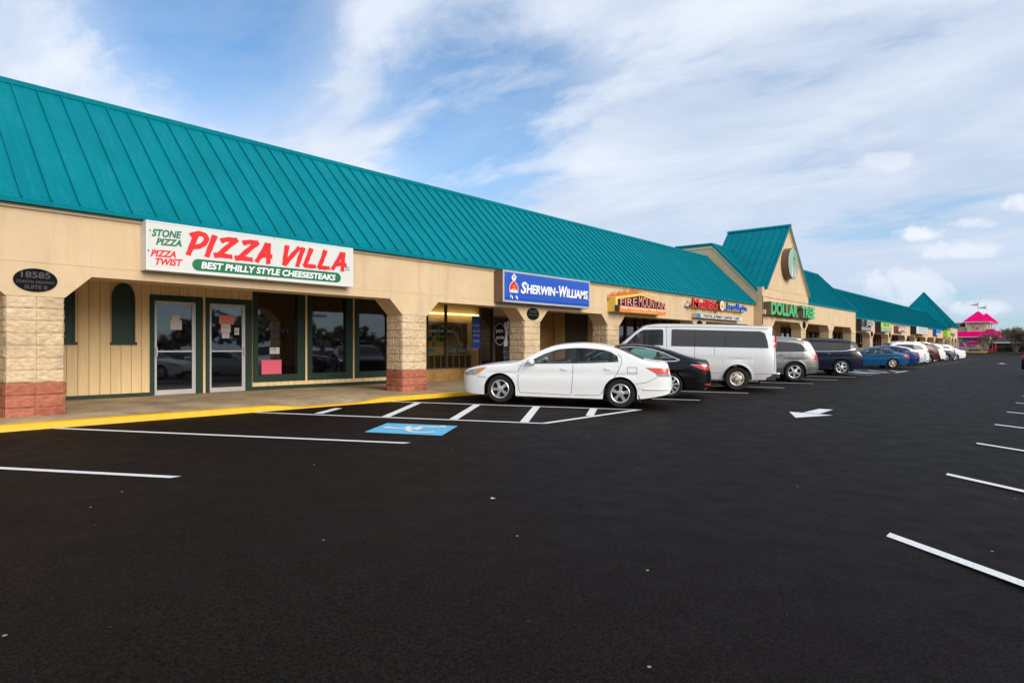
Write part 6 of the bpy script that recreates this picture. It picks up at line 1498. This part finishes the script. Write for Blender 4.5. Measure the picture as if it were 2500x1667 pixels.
vane(-13.8, 9.75, 1, 'upper pale pennant vane above the pink roof'); vane(-12.6, 9.15, 1, 'lower pale pennant vane to the right above the pink roof')
mb = MB(); 
for x in (-11.35, -10.6): mb.box((x, CY - 1.6, .62), (x + .5, CY - 1.1, 1.35), M['hotpinkflat'])
mb.box((-11.35, CY - 1.7, 1.3), (-10.1, CY - 1.0, 1.4), M['hotpinkflat']); solo(mb, 'display_table', 'hot pink display table outside the candy shop porch', 'table', loc=(-10.8, CY - 1.4, .62))
# island kerb, planting bed and the brown building behind it
mb = MB(); mb.box((-20, CY - 6.2, .2), (-11.2, CY - 5.9, gg(-14, CY - 6) + .17), M['kerb']); mb.box((-11.2, CY - 6.2, .2), (25, CY - 5.9, gg(0, CY - 6) + .15), M['kerbgrey']); tag(mb.build('island_kerb'), kind='structure')
mb = MB(); mb.box((-20, CY - 5.9, .2), (25, CY + 40, gg(-11, CY - 6) + .14), M['soil']); tag(mb.build('planting_ground'), kind='structure')
T = Thing('brown_building', (-2, CY + 22, .8), 'low brown brick building with dark shingle roof behind the bare trees', 'building')
mb = MB(); mb.box((-13, CY + 18, .5), (18, CY + 30, 2.6), mat('brown_brick', (.16, .075, .05), .9, var=.2, vscale=6)) ; T.part(mb, 'wall')
mb = MB(); mb.prism([(-13.5, CY + 17, 2.6), (-13.5, CY + 24, 5.2), (-13.5, CY + 31, 2.6)], (32, 0, 0), M['darkshingle']); T.part(mb, 'roof')
mb = MB(); mb.box((-13.5, CY + 16.95, 2.5), (18.5, CY + 17.05, 2.72), M['whiteedge']); T.part(mb, 'gutter')
# bare multi stemmed trees
def bare_tree(x, y, h, spread, stems, lab, seed, depth=5):
    rnd = random.Random(seed); z0 = gg(x, min(y, CY - 6)) + .1; T = Thing('bare_tree', (x, y, z0), lab, 'tree', 'bare trees by the candy shop'); tr = MB(); cr = MB()
    def grow(p, d, ln, r, lv):
        q = p + d * ln; m = tr if lv < 2 else cr
        m.tube(p, q, r, r * .65, M['bark'] if lv < 2 else M['twig'], n=5 if lv < 2 else 3, caps=False)
        if lv >= depth: return
        for i in range(rnd.choice((3, 3, 4)) if lv else 3):
            nd = (d + Vector((rnd.uniform(-1, 1), rnd.uniform(-1, 1), rnd.uniform(-.35, .75))) * (.55 + .06 * lv)).normalized()
            grow(p + d * ln * rnd.uniform(.55, 1), nd, ln * rnd.uniform(.58, .8), max(.017, r * .62), lv + 1)
    for i in range(stems):
        a = 2 * math.pi * i / stems + rnd.uniform(-.4, .4); d = Vector((math.cos(a) * spread, math.sin(a) * spread, 1)).normalized(); grow(Vector((x + .12 * math.cos(a), y + .12 * math.sin(a), z0)), d, h * .36, .075, 0)
    T.part(tr, 'trunk', recalc=False); T.part(cr, 'crown', recalc=False)
bare_tree(-11.5, CY - 4.2, 3.7, .38, 3, 'multi stemmed bare tree in front of the candy mural', 5)
bare_tree(-7.2, CY - 4, 4.9, .42, 5, 'large rounded bare tree on the planted island right of the shop', 8, 6)
bare_tree(-5.3, CY - 3.5, 4.1, .5, 4, 'bare tree leaning right on the planted island', 12, 6)
bare_tree(-2.8, CY - 3, 4.2, .5, 4, 'bare tree at the right edge of the planted island', 21, 6)
def shrub(x, y, rx, h, lab, seed, m='leaf'):
    rnd = random.Random(seed); mb = MB(); z0 = gg(x, min(y, CY - 6)) + .1
    for i in range(900):
        while True:
            p = Vector((rnd.uniform(-1, 1), rnd.uniform(-1, 1), rnd.uniform(-.1, 1)))
            if .35 < p.length < 1 + .25 * math.sin(p.x * 7 + p.y * 5): break
        c = Vector((x + p.x * rx, y + p.y * rx, z0 + max(0, p.z) * h)); n = Vector((rnd.uniform(-1, 1), rnd.uniform(-1, 1), rnd.uniform(-1, 1))).normalized(); a = n.orthogonal().normalized(); b = n.cross(a); s = .10
        mb.poly([c + a * s, c + b * s * .6, c - a * s, c - b * s * .6], M[m])
    solo(mb, 'shrub', lab, 'shrub', 'shrubs on the planted island', loc=(x, y, z0), recalc=False)
shrub(-13.3, CY - 4, .9, .45, 'low brown shrub below the candy mural', 1, 'twig'); shrub(-9.2, CY - 3.6, .75, .9, 'rounded dark shrub beside the candy shop porch', 2); shrub(-8.4, CY - 2.5, .9, 1.3, 'taller green shrub left of the large bare tree', 3)
shrub(-6.2, CY - 2.4, .9, 1.4, 'dark shrub under the large bare tree', 4); shrub(-4.6, CY - 2.2, 1.3, 2.2, 'big evergreen shrub at the right of the planted island', 5); shrub(-2.8, CY - 2.4, 1.2, 1.7, 'evergreen shrub at the right edge of the view', 6)
# young slim street pole by the mural
mb = MB(); mb.tube((-13.75, CY - 4.6, .7), (-13.75, CY - 4.6, 3.4), .035, .03, M['darkmetal'], n=6); solo(mb, 'sign_pole', 'thin dark pole standing before the candy mural', 'pole', loc=(-13.75, CY - 4.6, .7))
# far tree line that closes the view
rnd = random.Random(4); mb = MB()
for i in range(9000):
    x = rnd.uniform(-160, 240); h = 5.5 + 2.5 * math.sin(x * .09) + 1.5 * math.sin(x * .31); z = rnd.uniform(.4, 1) ** .7 * h; c = Vector((x, 330 + rnd.uniform(0, 14), z)); n = Vector((rnd.uniform(-1, 1), rnd.uniform(-1, 1), rnd.uniform(-1, 1))).normalized(); a = n.orthogonal().normalized(); b = n.cross(a); s = rnd.uniform(.6, 1.3)
    mb.poly([c + a * s, c + b * s, c - a * s, c - b * s], M['twig'])
for i in range(5000):  # unseen row right of the view, added as a dark band in window reflections
    y = rnd.uniform(-120, 200); h = 6.5 + 2.5 * math.sin(y * .11) + 2 * math.sin(y * .35); z = rnd.uniform(.2, 1) ** .7 * h; c = Vector((95 + rnd.uniform(0, 10), y, z)); n = Vector((rnd.uniform(-1, 1), rnd.uniform(-1, 1), rnd.uniform(-1, 1))).normalized(); a = n.orthogonal().normalized(); b = n.cross(a); s = rnd.uniform(.6, 1.2)
    mb.poly([c + a * s, c + b * s, c - a * s, c - b * s], M['twig'])
tag(mb.build('distant_woods', recalc=False), kind='stuff')
